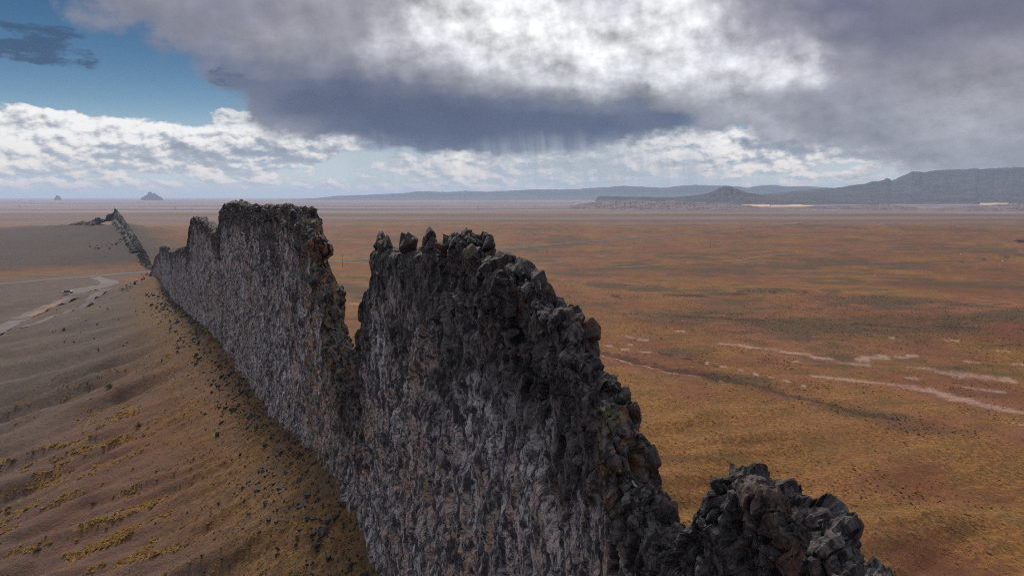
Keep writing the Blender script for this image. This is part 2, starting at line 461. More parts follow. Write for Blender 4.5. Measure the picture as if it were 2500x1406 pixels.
def side_of(x, y, pts, par):
    i = np.clip(np.floor(par).astype(int), 0, len(pts) - 2)
    P = np.array([(p[0], p[1]) for p in pts])
    a, b = P[i], P[i + 1]
    return np.sign((b[..., 0] - a[..., 0]) * (y - a[..., 1]) - (b[..., 1] - a[..., 1]) * (x - a[..., 0]))

def ground_z(x, y, fine=True):
    x = np.asarray(x, float); y = np.asarray(y, float)
    r = np.hypot(x, y)
    z = fbm2(x / 900, y / 900, 3, 3) * 3.0 * smooth(250, 2500, r)
    z = z + fbm2(x / 140, y / 140, 3, 5) * 1.1 * smooth(60, 400, r)
    # talus ridge carrying the dike
    d = x * NX + y * NY - (WALL_D + WALL_T / 2)
    s = x * UX + y * UY
    h = np.interp(s, bs, bz)
    spur = fbm2(s / 16 + 4.3, d / 70, 3, 21) * smooth(3, 22, np.abs(d))
    w = np.where(d < 0, 44.0, 40.0) * (1 + 0.55 * spur + 0.25 * fbm2(s / 60, d * 0 + 2.5, 2, 9))
    ridge = h * np.exp(-np.abs(d) / w)
    # far dike's ridge
    fd, par = poly_dist(x, y, far_line)
    fh = np.interp(par, np.arange(len(far_line)), far_line[:, 2])
    fw = np.where(side_of(x, y, far_line, par) > 0, 50.0, 75.0) * (1 + 0.5 * fbm2(par * 2.2, fd / 90, 2, 14) * smooth(8, 50, fd))
    ridge2 = np.maximum(fh - 2.0, 0) * np.exp(-fd / fw)
    ridge2 = ridge2 * (1 + 0.30 * fbm2(par * 9 + fd / 45, fd / 80, 3, 16) * smooth(6, 30, fd))
    ridge = ridge * (1 + 0.045 * fbm2(s / 4 + 0.1 * d, d / 45, 2, 22) * smooth(4, 14, np.abs(d)))
    z = z * smooth(30, 6, ridge + ridge2) + ridge + ridge2
    # wash on the right
    g, gp = poly_dist(x, y, GULLY)
    gw = 2.6 + 1.2 * vnoise2(x / 9, y / 9, 77)
    z = z - 1.5 * np.exp(-(g / gw) ** 2) * smooth(10.5, 6.0, gp) * smooth(0.0, 0.6, gp)
    if fine:
        z = z + fbm2(x / 5.0, y / 5.0, 3, 41) * 0.20 * smooth(320, 120, r)
        z = z + fbm2((s + d * 0.15) / 1.3, d / 3.5, 3, 43, 0.65) * 0.17 * smooth(2, 12, ridge)
    return z

def gz(x, y):
    return float(ground_z(np.array([x]), np.array([y]))[0])

_seen = {}
def hit(px, py):
    """first point of the terrain on the sight line through a photo pixel"""
    if (px, py) in _seen:
        return _seen[(px, py)]
    d = ray(px, py)
    k0, k1, n = 20.0, 4000.0, 220
    for step in range(3):
        k = np.geomspace(k0, k1, n) if step == 0 else np.linspace(k0, k1, 24)
        x, y = d[0] * k, d[1] * k
        g = ground_z(x, y)
        low = np.nonzero(CAM_Z + d[2] * k < g)[0]
        i = low[0] if len(low) else len(k) - 1
        k0, k1 = k[max(i - 1, 0)], k[i]
    _seen[(px, py)] = (float(x[i]), float(y[i]), float(g[i]))
    return _seen[(px, py)]

# ------------------------------------------------------------------ object helpers
def tag(ob, label=None, cat=None, group=None, kind=None):
    for k, v in (("label", label), ("category", cat), ("group", group), ("kind", kind)):
        if v:
            ob[k] = v
    return ob

def link(name, mesh, parent=None, loc=None, rot=None, scale=None):
    ob = bpy.data.objects.new(name, mesh)
    COL.objects.link(ob)
    if parent is not None:
        ob.parent = parent
    if loc is not None: ob.location = loc
    if rot is not None: ob.rotation_euler = rot
    if scale is not None: ob.scale = scale
    return ob

def grid_mesh(name, V, mats, smooth_shade=True, wrap=False):
    """mesh from an array of points [rows, cols, 3]"""
    r, c = V.shape[:2]
    me = bpy.data.meshes.new(name)
    idx = np.arange(r * c).reshape(r, c)
    if wrap:
        idx = np.concatenate([idx, idx[:, :1]], 1)
    q = np.stack([idx[:-1, :-1], idx[:-1, 1:], idx[1:, 1:], idx[1:, :-1]], -1).reshape(-1, 4)
    me.vertices.add(r * c)
    me.vertices.foreach_set("co", V.reshape(-1).astype(np.float32))
    me.loops.add(q.size)
    me.loops.foreach_set("vertex_index", q.reshape(-1).astype(np.int32))
    me.polygons.add(len(q))
    me.polygons.foreach_set("loop_start", np.arange(0, q.size, 4, dtype=np.int32))
    if smooth_shade:
        me.polygons.foreach_set("use_smooth", np.ones(len(q), bool))
    else:
        me.polygons.foreach_set("use_smooth", np.zeros(len(q), bool))
    me.update(calc_edges=True)
    for m in (mats if isinstance(mats, (list, tuple)) else [mats]):
        me.materials.append(m)
    return me

def attr(me, name, vals):
    a = me.attributes.new(name, 'FLOAT', 'POINT')
    a.data.foreach_set("value", np.asarray(vals, np.float32).reshape(-1))

def attr_vec(me, name, vals):
    a = me.attributes.new(name, 'FLOAT_VECTOR', 'POINT')
    a.data.foreach_set("vector", np.asarray(vals, np.float32).reshape(-1))

def material(name):
    m = bpy.data.materials.new(name)
    m.use_nodes = True
    m.node_tree.nodes.clear()
    nt = NT(m.node_tree)
    b = nt.new('ShaderNodeBsdfPrincipled')
    out = nt.new('ShaderNodeOutputMaterial')
    nt.put(out.inputs[0], b.outputs[0])
    return m, nt, b

def get_attr(nt, name):
    n = nt.new('ShaderNodeAttribute')
    n.attribute_name = name
    return n

def set_bump(nt, b, height, strength=0.5, dist=0.1):
    n = nt.new('ShaderNodeBump')
    n.inputs['Strength'].default_value = strength
    n.inputs['Distance'].default_value = dist
    nt.put(n.inputs['Height'], height)
    nt.put(b.inputs['Normal'], n.outputs[0])

def plain_mat(name, col, rough=0.8, metal=0.0, vary=0.15, scale=3.0):
    """a simple surface whose colour drifts a little"""
    m, nt, b = material(name)
    co = nt.new('ShaderNodeTexCoord').outputs['Object']
    n = nt.noise(co, scale, 4.0, 0.6)
    nt.put(b.inputs['Base Color'], nt.mix(n, tuple(c * (1 - vary) for c in col), tuple(min(1, c * (1 + vary)) for c in col)))
    b.inputs['Roughness'].default_value = rough
    b.inputs['Metallic'].default_value = metal
    return m
# ------------------------------------------------------------------ ground sheet
PALE = [
    ([(1470, 872), (1530, 884), (1600, 901), (1680, 916), (1760, 931)], 1.3), ([(1480, 836), (1560, 846), (1640, 852)], 1.4), ([(1620, 880), (1720, 888), (1800, 905), (1900, 930), (2000, 955)], 1.5),
    ([(1840, 872), (1960, 888), (2080, 900)], 1.8), ([(2060, 905), (2200, 920), (2350, 945), (2500, 962)], 1.8), ([(2300, 880), (2420, 884), (2510, 888)], 2.2), ([(2250, 1000), (2380, 1018), (2510, 1040)], 1.4),
    ([(2380, 850), (2510, 856)], 2.0), ([(1500, 800), (1600, 804), (1680, 812)], 2.0), ([(2120, 820), (2300, 826), (2480, 834)], 1.8),
    ([(1740, 836), (1830, 848), (1930, 862), (2050, 884), (2160, 893), (2260, 902), (2400, 918), (2520, 932)], 5.0),
    ([(1975, 922), (2060, 927), (2160, 938), (2260, 952), (2330, 972), (2420, 996), (2520, 1015)], 6.0),
    ([(1478, 826), (1540, 826), (1600, 838)], 4.0),
    ([(1492, 880), (1550, 893), (1620, 908), (1700, 920), (1790, 935)], 1.6),
    ([(1470, 845), (1540, 858), (1600, 866)], 2.5), ([(2080, 880), (2160, 872), (2240, 868)], 6.0),
    ([(2280, 912), (2400, 925), (2520, 930)], 4.0), ([(830, 742), (890, 750)], 5.0),
    ([(0, 672), (120, 668), (230, 664), (330, 656), (372, 652)], 9.0), ([(0, 708), (90, 706), (200, 702)], 5.0), ([(60, 650), (150, 645), (220, 640)], 8.0),
    ([(1800, 632), (1830, 626), (1880, 623), (1960, 615)], 2.2), ([(1600, 640), (1760, 638), (1830, 628)], 2.0), ([(1500, 646), (1700, 640)], 1.5),
    ([(1880, 556), (2000, 562), (2150, 570), (2300, 578), (2440, 584)], 5.0), ([(2380, 592), (2430, 590), (2500, 596)], 26.0), ([(2200, 612), (2300, 604), (2400, 594)], 4.0),
    ([(2485, 600), (2498, 612), (2470, 622), (2500, 634)], 5.0), ([(2100, 676), (2250, 664), (2400, 654), (2500, 645)], 3.0)]
DARK = [([(1700, 905), (1850, 950), (2000, 988), (2150, 1028), (2300, 1050), (2500, 1078)], 9.0),
        ([(1600, 780), (1800, 790), (2000, 800), (2250, 800), (2500, 820)], 34.0),
        ([(1500, 655), (1700, 665), (1900, 650), (2100, 640)], 30.0), ([(1500, 725), (1700, 722), (1900, 712), (2100, 708)], 6.0),
        ([(2330, 640), (2400, 632), (2450, 628), (2500, 622)], 3.0), ([(2350, 604), (2420, 607)], 3.0), ([(2200, 560), (2500, 566)], 60.0),
        ([(0, 690), (120, 690), (230, 698)], 12.0), ([(1560, 870), (1660, 860), (1760, 880)], 9.0), ([(1480, 640), (2100, 620)], 14.0),
        ([(2000, 690), (2200, 690), (2500, 700)], 22.0), ([(100, 590), (250, 600), (330, 608)], 30.0)]

az_f = np.radians(np.concatenate([np.linspace(-180, -48, 26)[:-1], np.linspace(-48, -37, 40)[:-1], np.linspace(-37, 37, 800), np.linspace(37, 48, 40)[1:], np.linspace(48, 180, 26)[1:-1]]))
dep = np.radians(np.concatenate([np.linspace(80, 45, 40)[:-1], np.linspace(45, 1.2, 450)[:-1], np.geomspace(1.2, 0.04, 60)]))
rad = 30.0 / np.tan(dep)
AZ, RR = np.meshgrid(az_f, rad)
GX, GY = RR * np.sin(AZ), RR * np.cos(AZ)
GZ = ground_z(GX, GY)

def strip_mask(x, y, lines, seed):
    m = np.zeros(x.shape)
    wob = fbm2(x / 16, y / 16, 4, seed, 0.62)
    for pts, w in lines:
        P = [on_plain(*p) for p in pts]
        xs, ys = [p[0] for p in P], [p[1] for p in P]
        pad = w * 4 + 20
        sel = (x > min(xs) - pad) & (x < max(xs) + pad) & (y > min(ys) - pad) & (y < max(ys) + pad)
        if not sel.any():
            continue
        d, par = poly_dist(x[sel], y[sel], P)
        w = w * (0.62 if lines is PALE and pts[0][0] > 1400 else 1.0)
        end = np.minimum(par, len(P) - 1 - par)
        ww = w * (0.45 + 0.55 * smooth(0, 0.6, end)) * (1 + 0.75 * wob[sel])
        m[sel] = np.maximum(m[sel], smooth(1.25, 0.55, d / np.maximum(ww, 0.2)))
    return m

def ground_masks(x, y):
    r = np.hypot(x, y)
    d = x * NX + y * NY - (WALL_D + WALL_T / 2)
    s = x * UX + y * UY
    left = smooth(0.5, -0.5, d)
    h = np.interp(s, bs, bz)
    slope = smooth(8, 22, h) * np.exp(-np.abs(d) / 60)
    gold = 0.5 + 0.65 * fbm2(x / 70, y / 110, 4, 101, 0.6)
    gold = gold + 0.14 * smooth(330, 140, r) * smooth(2, 20, d)
    # golden flank close under the wall, bare grey sand out on the spur and the flats
    along = smooth(-26, -6, d + 9 * fbm2(s / 22, d / 22, 3, 60))
    sandf = left * smooth(-8, -24, d + 7 * fbm2(s / 30, d / 18, 3, 61)) * smooth(760, 600, s)
    streaks = smooth(-0.02, 0.36, fbm2(s / 3.6 + 0.25 * d / 3.6, d / 9, 4, 66, 0.65))
    clump = left * smooth(-10, -22, d) * streaks * smooth(0.10, 0.5, 0.40 + fbm2(s / 22, d / 22, 2, 67)) * smooth(300, 120, s)
    sand = sandf * (1 - 0.0 * clump)
    rust = left * np.exp(-((s - 130) / 70) ** 2) * np.exp(-((d + 22) / 16) ** 2)
    fd, par = poly_dist(x, y, far_line)
    sd = side_of(x, y, far_line, par)
    ash = np.where(sd > 0, np.exp(-fd / 170), np.exp(-fd / 25)) * np.interp(par, np.arange(len(far_line)), smooth(0, 18, far_line[:, 2]))
    ash = np.clip(ash * 2.2 + 0.9 * ash * fbm2(x / 40, y / 40, 3, 15), 0, 1)
    pale = strip_mask(x, y, PALE, 51) * (smooth(-0.9, -0.2, fbm2(x / 9, y / 16, 3, 52)) * smooth(520, 380, r) + 0.45 * smooth(380, 520, r))
    dark = strip_mask(x, y, DARK, 53)
    dark = np.clip(0.40 * smooth(230, 420, r) + dark * (0.6 + 0.8 * fbm2(x / 30, y / 30, 4, 54)) + 0.65 * smooth(0.05, 0.6, fbm2(x / 150, y / 200, 5, 55, 0.65)) * smooth(200, 420, r), 0, 1)
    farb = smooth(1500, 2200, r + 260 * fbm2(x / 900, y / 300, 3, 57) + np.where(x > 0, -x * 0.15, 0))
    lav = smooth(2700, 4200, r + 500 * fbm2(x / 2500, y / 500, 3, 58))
    drain = strip_mask(x, y, [([(1440, 850), (1490, 866), (1560, 887), (1640, 903), (1720, 913), (1800, 935), (1900, 960), (2050, 1000), (2200, 1036)], 2.6), ([(1600, 868), (1680, 880), (1760, 900)], 1.6), ([(1560, 772), (1800, 776), (2100, 790), (2500, 806)], 3.5), ([(1500, 724), (1750, 722), (2000, 712)], 2.5), ([(2320, 642), (2400, 634), (2450, 629), (2510, 622)], 3.0)], 59)
    return dict(drain=drain, gold=np.clip(gold, 0, 1), sand=np.clip(sand, 0, 1), clump=np.clip(clump, 0, 1), rust=np.clip(rust, 0, 1), ash=ash, pale=pale, dark=dark * (1 - sand), far=farb, lav=lav, slope=slope * left)

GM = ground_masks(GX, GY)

gm, nt, b = material("desert_ground")
A = {k: get_attr(nt, k).outputs['Fac'] for k in GM}
pos = nt.new('ShaderNodeNewGeometry').outputs['Position']
nA = nt.noise(pos, 0.011, 7.0, 0.62)
nB = nt.noise(pos, 0.10, 6.0, 0.65)
nC = nt.noise(pos, 0.9, 5.0, 0.7)
nD = nt.noise(pos, 4.5, 3.0, 0.7)
nS = nt.noise(nt.mapping(pos, scale=(0.55, 1, 1), rot=(0, 0, 0.12)), 0.032, 9.0, 0.68)      # wind-drawn patches
soil = nt.mix(nt.rng(nA, 0.35, 0.66), (0.150, 0.056, 0.028), (0.235, 0.102, 0.060))
soil = nt.mix(nt.rng(nB, 0.42, 0.62), soil, (0.135, 0.058, 0.030))
grass = nt.mix(nt.rng(nC, 0.35, 0.65), (0.135, 0.064, 0.018), (0.320, 0.160, 0.046))
grass = nt.mix(nt.rng(nB, 0.5, 0.68, 0.0, 0.6), grass, (0.135, 0.098, 0.034))
gmask = nt.rng(nt.math('ADD', nt.math('ADD', A['gold'], nt.math('MULTIPLY_ADD', nS, 2.4, -1.2)), nt.math('MULTIPLY_ADD', nC, 1.2, -0.6)), 0.25, 0.95, 0.0, 0.82)
c = nt.mix(gmask, soil, grass)
# dark brush stippled over the plain, with broad cloud shadows painted in
dk = nt.math('ADD', nt.math('MULTIPLY_ADD', A['dark'], 0.55, -0.34), nt.math('MULTIPLY_ADD', nS, 2.6, -1.3))
dk = nt.math('ADD', dk, nt.math('MULTIPLY_ADD', nA, 1.5, -0.75))
brush = nt.rng(nt.math('ADD', nt.math('MULTIPLY_ADD', nC, 1.5, -0.75), dk), -0.12, 0.32)
c = nt.mix(nt.math('MULTIPLY', brush, 0.78), c, nt.mix(nB, (0.052, 0.032, 0.023), (0.092, 0.064, 0.034)))
c = nt.mix(nt.math('MULTIPLY', nt.rng(dk, -0.25, 0.35), 0.55), c, nt.mix(nA, (0.066, 0.040, 0.030), (0.096, 0.070, 0.036)))
# bare pinkish flats
pm = nt.rng(nt.math('ADD', nt.math('ADD', nt.math('MULTIPLY', A['pale'], 0.85), nt.math('MULTIPLY_ADD', nB, 1.4, -0.7)), nt.math('MULTIPLY_ADD', nC, 1.9, -0.95)), 0.25, 1.05)
c = nt.mix(nt.math('MULTIPLY', pm, 0.88), c, nt.mix(nC, (0.30, 0.180, 0.135), (0.46, 0.31, 0.255)))
c = nt.mix(nt.rng(nt.math('ADD', A['drain'], nt.math('MULTIPLY_ADD', nC, 1.2, -0.6)), 0.34, 0.80, 0.0, 0.70), c, (0.048, 0.028, 0.019))
# thin bare scrapes here and there
c = nt.mix(nt.rng(nt.noise(nt.mapping(pos, scale=(0.3, 1, 1), rot=(0, 0, -0.1)), 0.055, 6.0, 0.62), 0.66, 0.76, 0.0, 0.55), c, (0.34, 0.205, 0.150))
# dry brown turf on the flank below the wall
turf = nt.mix(nt.rng(nC, 0.36, 0.64), (0.070, 0.043, 0.020), (0.205, 0.125, 0.050))
turf = nt.mix(nt.rng(nB, 0.40, 0.62, 0.0, 0.7), turf, nt.mix(nD, (0.085, 0.060, 0.046), (0.150, 0.105, 0.078)))
c = nt.mix(nt.math('MULTIPLY', nt.rng(A['slope'], 0.1, 0.5), 0.85), c, turf)
# grey sand and dark gravel on the left flank
sandc = nt.mix(nt.rng(nB, 0.35, 0.65), (0.100, 0.080, 0.074), (0.155, 0.115, 0.094))
sandc = nt.mix(nt.rng(nC, 0.42, 0.66, 0.0, 0.60), sandc, (0.055, 0.044, 0.042))
sandc = nt.mix(nt.rng(nD, 0.45, 0.68, 0.0, 0.65), sandc, (0.060, 0.052, 0.050))
c = nt.mix(nt.math('MULTIPLY', A['sand'], 0.90), c, sandc)
c = nt.mix(nt.math('MULTIPLY', A['rust'], nt.rng(nC, 0.3, 0.7, 0.2, 0.75)), c, (0.190, 0.075, 0.040))
cl = nt.rng(nt.math('ADD', A['clump'], nt.math('MULTIPLY_ADD', nC, 1.6, -0.8)), 0.36, 0.74)
c = nt.mix(nt.math('MULTIPLY', cl, 0.85), c, nt.mix(nt.rng(nD, 0.35, 0.65), (0.16, 0.085, 0.026), (0.29, 0.170, 0.050)))
c = nt.mix(nt.math('MULTIPLY', A['ash'], 0.9), c, nt.mix(nS, (0.030, 0.027, 0.029), (0.092, 0.075, 0.070)))
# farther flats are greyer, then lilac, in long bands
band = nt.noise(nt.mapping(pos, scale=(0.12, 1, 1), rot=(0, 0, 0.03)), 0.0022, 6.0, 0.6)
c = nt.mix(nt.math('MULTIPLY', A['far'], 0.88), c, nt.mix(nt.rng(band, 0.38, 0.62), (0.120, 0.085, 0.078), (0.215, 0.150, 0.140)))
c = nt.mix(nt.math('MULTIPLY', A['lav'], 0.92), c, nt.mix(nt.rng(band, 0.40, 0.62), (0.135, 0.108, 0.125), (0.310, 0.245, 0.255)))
c = nt.mix(nt.rng(nD, 0.30, 0.5, 0.45, 0.0), c, nt.mix(0.45, c, (0.03, 0.022, 0.016)))
nt.put(b.inputs['Base Color'], c)
b.inputs['Roughness'].default_value = 0.95
b.inputs['Specular IOR Level'].default_value = 0.15
set_bump(nt, b, nt.math('ADD', nC, nt.math('MULTIPLY', nD, 0.4)), 0.9, 0.5)

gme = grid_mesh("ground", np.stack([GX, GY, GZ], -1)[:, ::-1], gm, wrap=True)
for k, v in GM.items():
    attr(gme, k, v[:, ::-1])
ground = tag(link("ground", gme), "red-brown desert plain with golden grass and a grey sandy slope", None, None, "structure")
# ------------------------------------------------------------------ the rock dike
CREST = [  # photo pixel of the skyline, and how far behind the left face that edge lies
    (371, 672, 1.2), (374, 655, 1.2), (380, 640, 1.2), (385, 622, 1.2), (393, 618, 1.2), (396, 602, 1.2), (408, 599, 1.2), (419, 605, 1.2), (422, 614, 1.2), (436, 613, 1.2), (441, 606, 1.2), (455, 602, 1.2),
    (463, 603, 1.2), (466, 575, 1.2), (471, 555, 1.2), (475, 534, 1.2), (490, 530, 1.2), (500, 535, 1.2), (504, 549, 1.2), (510, 545, 1.2), (520, 546, 1.2), (527, 555, 1.2), (531, 568, 1.2), (535, 572, 1.2),
    (540, 560, 1.2), (544, 548, 1.2), (546, 512, 1.2), (552, 500, 1.2), (565, 495, 1.2), (590, 494, 1.2), (602, 501, 1.2), (625, 504, 1.2), (650, 502, 1.2), (680, 506, 1.2), (700, 502, 1.6), (722, 506, 1.6),
    (745, 508, 1.6), (764, 512, 1.6), (776, 524, 2.55), (790, 540, 2.55), (800, 560, 2.55), (811, 577, 2.55), (806, 596, 2.55), (806, 620, 2.55), (810, 645, 2.55), (820, 670, 2.55), (832, 690, 2.55), (846, 707, 2.55),
    (846, 735, 2.55), (849, 770, 2.55), (853, 810, 2.55), (857, 850, 1.6), (862, 900, 1.4), (869, 932, 1.2), (876, 930, 0.6), (884, 830, 0.6), (888, 770, 0.6), (893, 718, 0.6), (905, 706, 0.6), (911, 690, 0.6),
    (913, 630, 0.6), (916, 612, 0.6), (935, 606, 0.6), (965, 616, 0.6), (990, 606, 0.6), (1020, 622, 0.6), (1045, 612, 0.6), (1060, 626, 0.6), (1068, 630, 0.6), (1075, 578, 0.6), (1087, 565, 0.6), (1105, 563, 0.6), (1118, 573, 0.6),
    (1130, 583, 0.6), (1150, 573, 0.9), (1180, 568, 1.3), (1200, 571, 1.8), (1210, 588, 2.2), (1232, 602, 2.55), (1260, 622, 2.55), (1276, 647, 2.55), (1290, 657, 2.55), (1310, 652, 2.55), (1332, 654, 2.55), (1338, 682, 2.55),
    (1357, 692, 2.55), (1358, 722, 2.55), (1382, 738, 2.55), (1405, 752, 2.55), (1453, 770, 2.55), (1461, 802, 2.55), (1472, 842, 2.55), (1492, 872, 2.55), (1512, 902, 2.55), (1543, 928, 2.55), (1550, 962, 2.55), (1573, 974, 2.55),
    (1583, 1012, 2.55), (1600, 1050, 2.55), (1612, 1085, 2.55), (1614, 1125, 2.55), (1624, 1172, 2.55), (1642, 1195, 2.55), (1661, 1228, 2.55), (1664, 1256, 2.55), (1668, 1305, 1.5), (1684, 1320, 1.2), (1702, 1262, 0.6), (1722, 1205, 0.6),
    (1729, 1160, 0.6), (1741, 1156, 0.6), (1786, 1154, 0.6), (1806, 1162, 0.6), (1850, 1172, 0.7), (1900, 1180, 0.9), (1932, 1204, 1.2), (1962, 1234, 1.2), (2002, 1250, 1.5), (2014, 1284, 1.5), (2052, 1306, 1.5),
    (2062, 1335, 1.5), (2084, 1372, 1.5), (2112, 1384, 1.5), (2142, 1398, 1.5), (2170, 1412, 1.5), (2230, 1450, 1.5), (2290, 1530, 1.5), (2320, 1600, 1.5)]
cs, cz, cpx = [], [], []
for px, py, off in CREST:
    s_, z_ = on_wall(px, py, off)
    cs.append(s_); cz.append(z_); cpx.append(px)
cs, cz, cpx = np.array(cs), np.array(cz), np.array(cpx, float)
for i in range(1, len(cs)):                     # far to near: s must fall
    cs[i] = min(cs[i], cs[i - 1] - 0.05)
cs, cz, cpx = cs[::-1], cz[::-1], cpx[::-1]
cs = np.concatenate(([-60, -35, cs[0] - 7], cs)); cz = np.concatenate(([24, 34, 40], cz)); cpx = np.concatenate(([3200, 3000, 2500], cpx))
def crest(s): return np.interp(s, cs, cz)

# columns: as fine as the sight line needs, finer where the skyline is steep
ss = np.linspace(-58, cs[-1], 40000)
zz = crest(ss)
dist = np.hypot(ss, WALL_D)
slope = np.abs(np.gradient(zz, ss))
wgt = np.minimum(1 / (0.0024 * dist + 0.02), 11.0) * (0.25 + 0.75 * np.minimum(1, WALL_D / dist * 3.0)) + np.minimum(slope, 30) / (0.0040 * dist + 0.04)
wgt = np.where(ss < -12, wgt * 0.15, wgt)
cum = np.concatenate(([0], np.cumsum((wgt[1:] + wgt[:-1]) / 2 * np.diff(ss))))
NCOL = 1650
SC = np.interp(np.linspace(0, cum[-1], NCOL), cum, ss)
ztop = crest(SC)
zlow = np.interp(SC, bs, bz) - 2.5
ztop = np.maximum(ztop, zlow + 1.5)
NL, NA_, NB_ = 300, 34, 50
pts_n, pts_z = [], []
half = WALL_T / 2
rr = np.minimum(half * 0.95, (ztop - zlow) * 0.4)
tl = np.linspace(0, 1, NL) ** 0.92
for t in tl:
    pts_n.append(-half + 0 * SC); pts_z.append(zlow + (ztop - rr - zlow) * t)
for a in np.linspace(0, math.pi, NA_ + 2)[1:-1]:
    ca, sa = math.cos(a), math.sin(a)
    e = 0.62
    pts_n.append(-half * np.sign(ca) * abs(ca) ** e + 0 * SC); pts_z.append(ztop - rr + rr * abs(sa) ** e)
for t in np.linspace(1, 0, NB_) :
    pts_n.append(half + 0 * SC); pts_z.append(zlow + (ztop - rr - zlow) * t)
Nn, Zn = np.array(pts_n), np.array(pts_z)                  # rows x cols
Sn = np.broadcast_to(SC, Nn.shape).copy()
# the wall narrows a little upward and wavers in plan
hgt = np.clip((Zn - zlow) / 32.0, 0, 1)
Nn = Nn * (1.12 - 0.30 * hgt) + 0.55 * fbm2(Sn / 14, Zn / 30, 3, 301) + 0.25 * fbm2(Sn / 4, Zn / 12, 2, 302)
# outward normals of the smooth body
P = np.stack([Sn, Nn, Zn], -1)
du = np.gradient(P, axis=1); dv = np.gradient(P, axis=0)
nrm = np.cross(dv, du)
nrm /= np.linalg.norm(nrm, axis=-1, keepdims=True) + 1e-9
ctr = np.stack([Sn, 0 * Nn, Zn - 0.2], -1)
flip = np.sign(nrm[..., 1] * np.where(np.abs(Nn) > 0.2, Nn, 0) + nrm[..., 2] * 0.5)
if np.mean(flip[NL // 2]) < 0:
    nrm = -nrm
below = ztop - Zn                                           # depth under the skyline
f32 = lambda a: a.astype(np.float64)
S3, N3, Z3 = f32(Sn), f32(Nn), f32(Zn)
wx = fbm3(S3 / 1.5, N3 / 1.5, Z3 / 3.0, 3, 311) * 0.5
wz = fbm3(S3 / 1.5 + 9, N3 / 1.5, Z3 / 3.0, 3, 312) * 0.9
# upper ragged courses: blocks as broad as tall; below, long upright plates
up_h = 3.2 + 3.2 * fbm2(S3 / 7, S3 * 0 + 1.7, 3, 330) + np.where((S3 < 52), 1.6, 0.0)
upper = smooth(1.25, 0.55, below / np.maximum(up_h, 0.8))
endf = smooth(1.2, 3.0, np.abs(np.gradient(ztop, SC)))[None, :] * np.ones_like(Zn) * smooth(14, 4, below)
upper = np.maximum(upper, 0.85 * endf)
a1, a2, ar, at = worley3((S3 + wx) / 1.15, N3 / 1.2, (Z3 + wz) / 3.2, 341)
b1_, b2_, br, bt = worley3((S3 + wx * 0.6) / 0.40, N3 / 0.5, (Z3 + wz * 0.6) / 0.95, 343)
c1, c2, cr, ctl = worley3((S3 + wx * 0.35) / 1.05, N3 / 1.1, (Z3 + wz * 0.25) / 1.55, 345)
e1, e2, er, et = worley3((S3 + wx * 0.2) / 0.46, N3 / 0.5, (Z3 + wz * 0.2) / 0.60, 347)
edge = lambda f1, f2, k: np.clip((f2 - f1) * k, 0, 1)
plates = (ar - 0.5) * 0.40 * edge(a1, a2, 22) + at * 0.45 - 0.14 * (1 - edge(a1, a2, 18)) + (br - 0.5) * 0.22 * edge(b1_, b2_, 14) + bt * 0.28 - 0.09 * (1 - edge(b1_, b2_, 12))
blocks = (cr - 0.45) * 0.55 * edge(c1, c2, 26) + ctl * 0.62 - 0.22 * (1 - edge(c1, c2, 18)) + (er - 0.5) * 0.20 * edge(e1, e2, 16) + et * 0.26 - 0.10 * (1 - edge(e1, e2, 14))
pits = -0.42 * smooth(0.42, 0.75, fbm3(S3 / 1.1, N3 / 1.1, Z3 / 2.6, 3, 351)) - 0.55 * smooth(0.50, 0.95, fbm3(S3 / 3.2 + 3, N3 / 3, Z3 / 7.5, 3, 353))
rough = 0.07 * fbm3(S3 / 0.35, N3 / 0.35, Z3 / 0.7, 2, 361, 0.6) + 0.28 * fbm3(S3 / 2.3, N3 / 2.3, Z3 / 5.0, 3, 363)
disp = plates * (1 - upper) + blocks * upper + pits * (0.6 + 0.6 * upper) + rough
knob = smooth(1085, 1070, np.interp(SC, cs, cpx)) * smooth(895, 908, np.interp(SC, cs, cpx))
disp *= 1 - 0.65 * knob[None, :] * smooth(6, 3, below)
disp *= smooth(0, 0.08, np.linspace(1, 0, Nn.shape[0]))[:, None] * 0.2 + 0.8
P = P + nrm * disp[..., None]
WX = (WALL_D + half + P[..., 1]) * NX + P[..., 0] * UX
WY = (WALL_D + half + P[..., 1]) * NY + P[..., 0] * UY
WV = np.stack([WX, WY, P[..., 2]], -1)

rm, nt, b = material("dike_rock")
rc = get_attr(nt, "rc").outputs['Vector']
upA = get_attr(nt, "upper").outputs['Fac']
bel = get_attr(nt, "below").outputs['Fac']
rnd = get_attr(nt, "cell").outputs['Fac']
tall = nt.mapping(rc, scale=(1, 1, 0.28))
n1 = nt.noise(tall, 0.55, 6.0, 0.65)
n2 = nt.noise(tall, 2.6, 6.0, 0.7)
n3 = nt.noise(nt.mapping(rc, scale=(1, 1, 0.45)), 7.0, 4.0, 0.7)
n0 = nt.noise(rc, 0.09, 4.0, 0.55)
grey = nt.mix(nt.rng(n2, 0.43, 0.58), (0.070, 0.066, 0.074), (0.600, 0.560, 0.580))
grey = nt.mix(nt.rng(n3, 0.38, 0.50, 0.80, 0.0), grey, (0.035, 0.033, 0.037))
grey = nt.mix(nt.rng(rnd, 0.35, 0.95, 0.0, 0.55), grey, (0.075, 0.070, 0.080))
tan = nt.mix(nt.rng(n3, 0.38, 0.62), (0.20, 0.120, 0.080), (0.60, 0.385, 0.265))
tanm = nt.math('MULTIPLY', nt.rng(n2, 0.47, 0.60), nt.rng(nt.math('ADD', n1, nt.math('MULTIPLY', n0, 0.8)), 0.80, 1.0))
c = nt.mix(nt.math('MULTIPLY', tanm, 0.85), grey, tan)
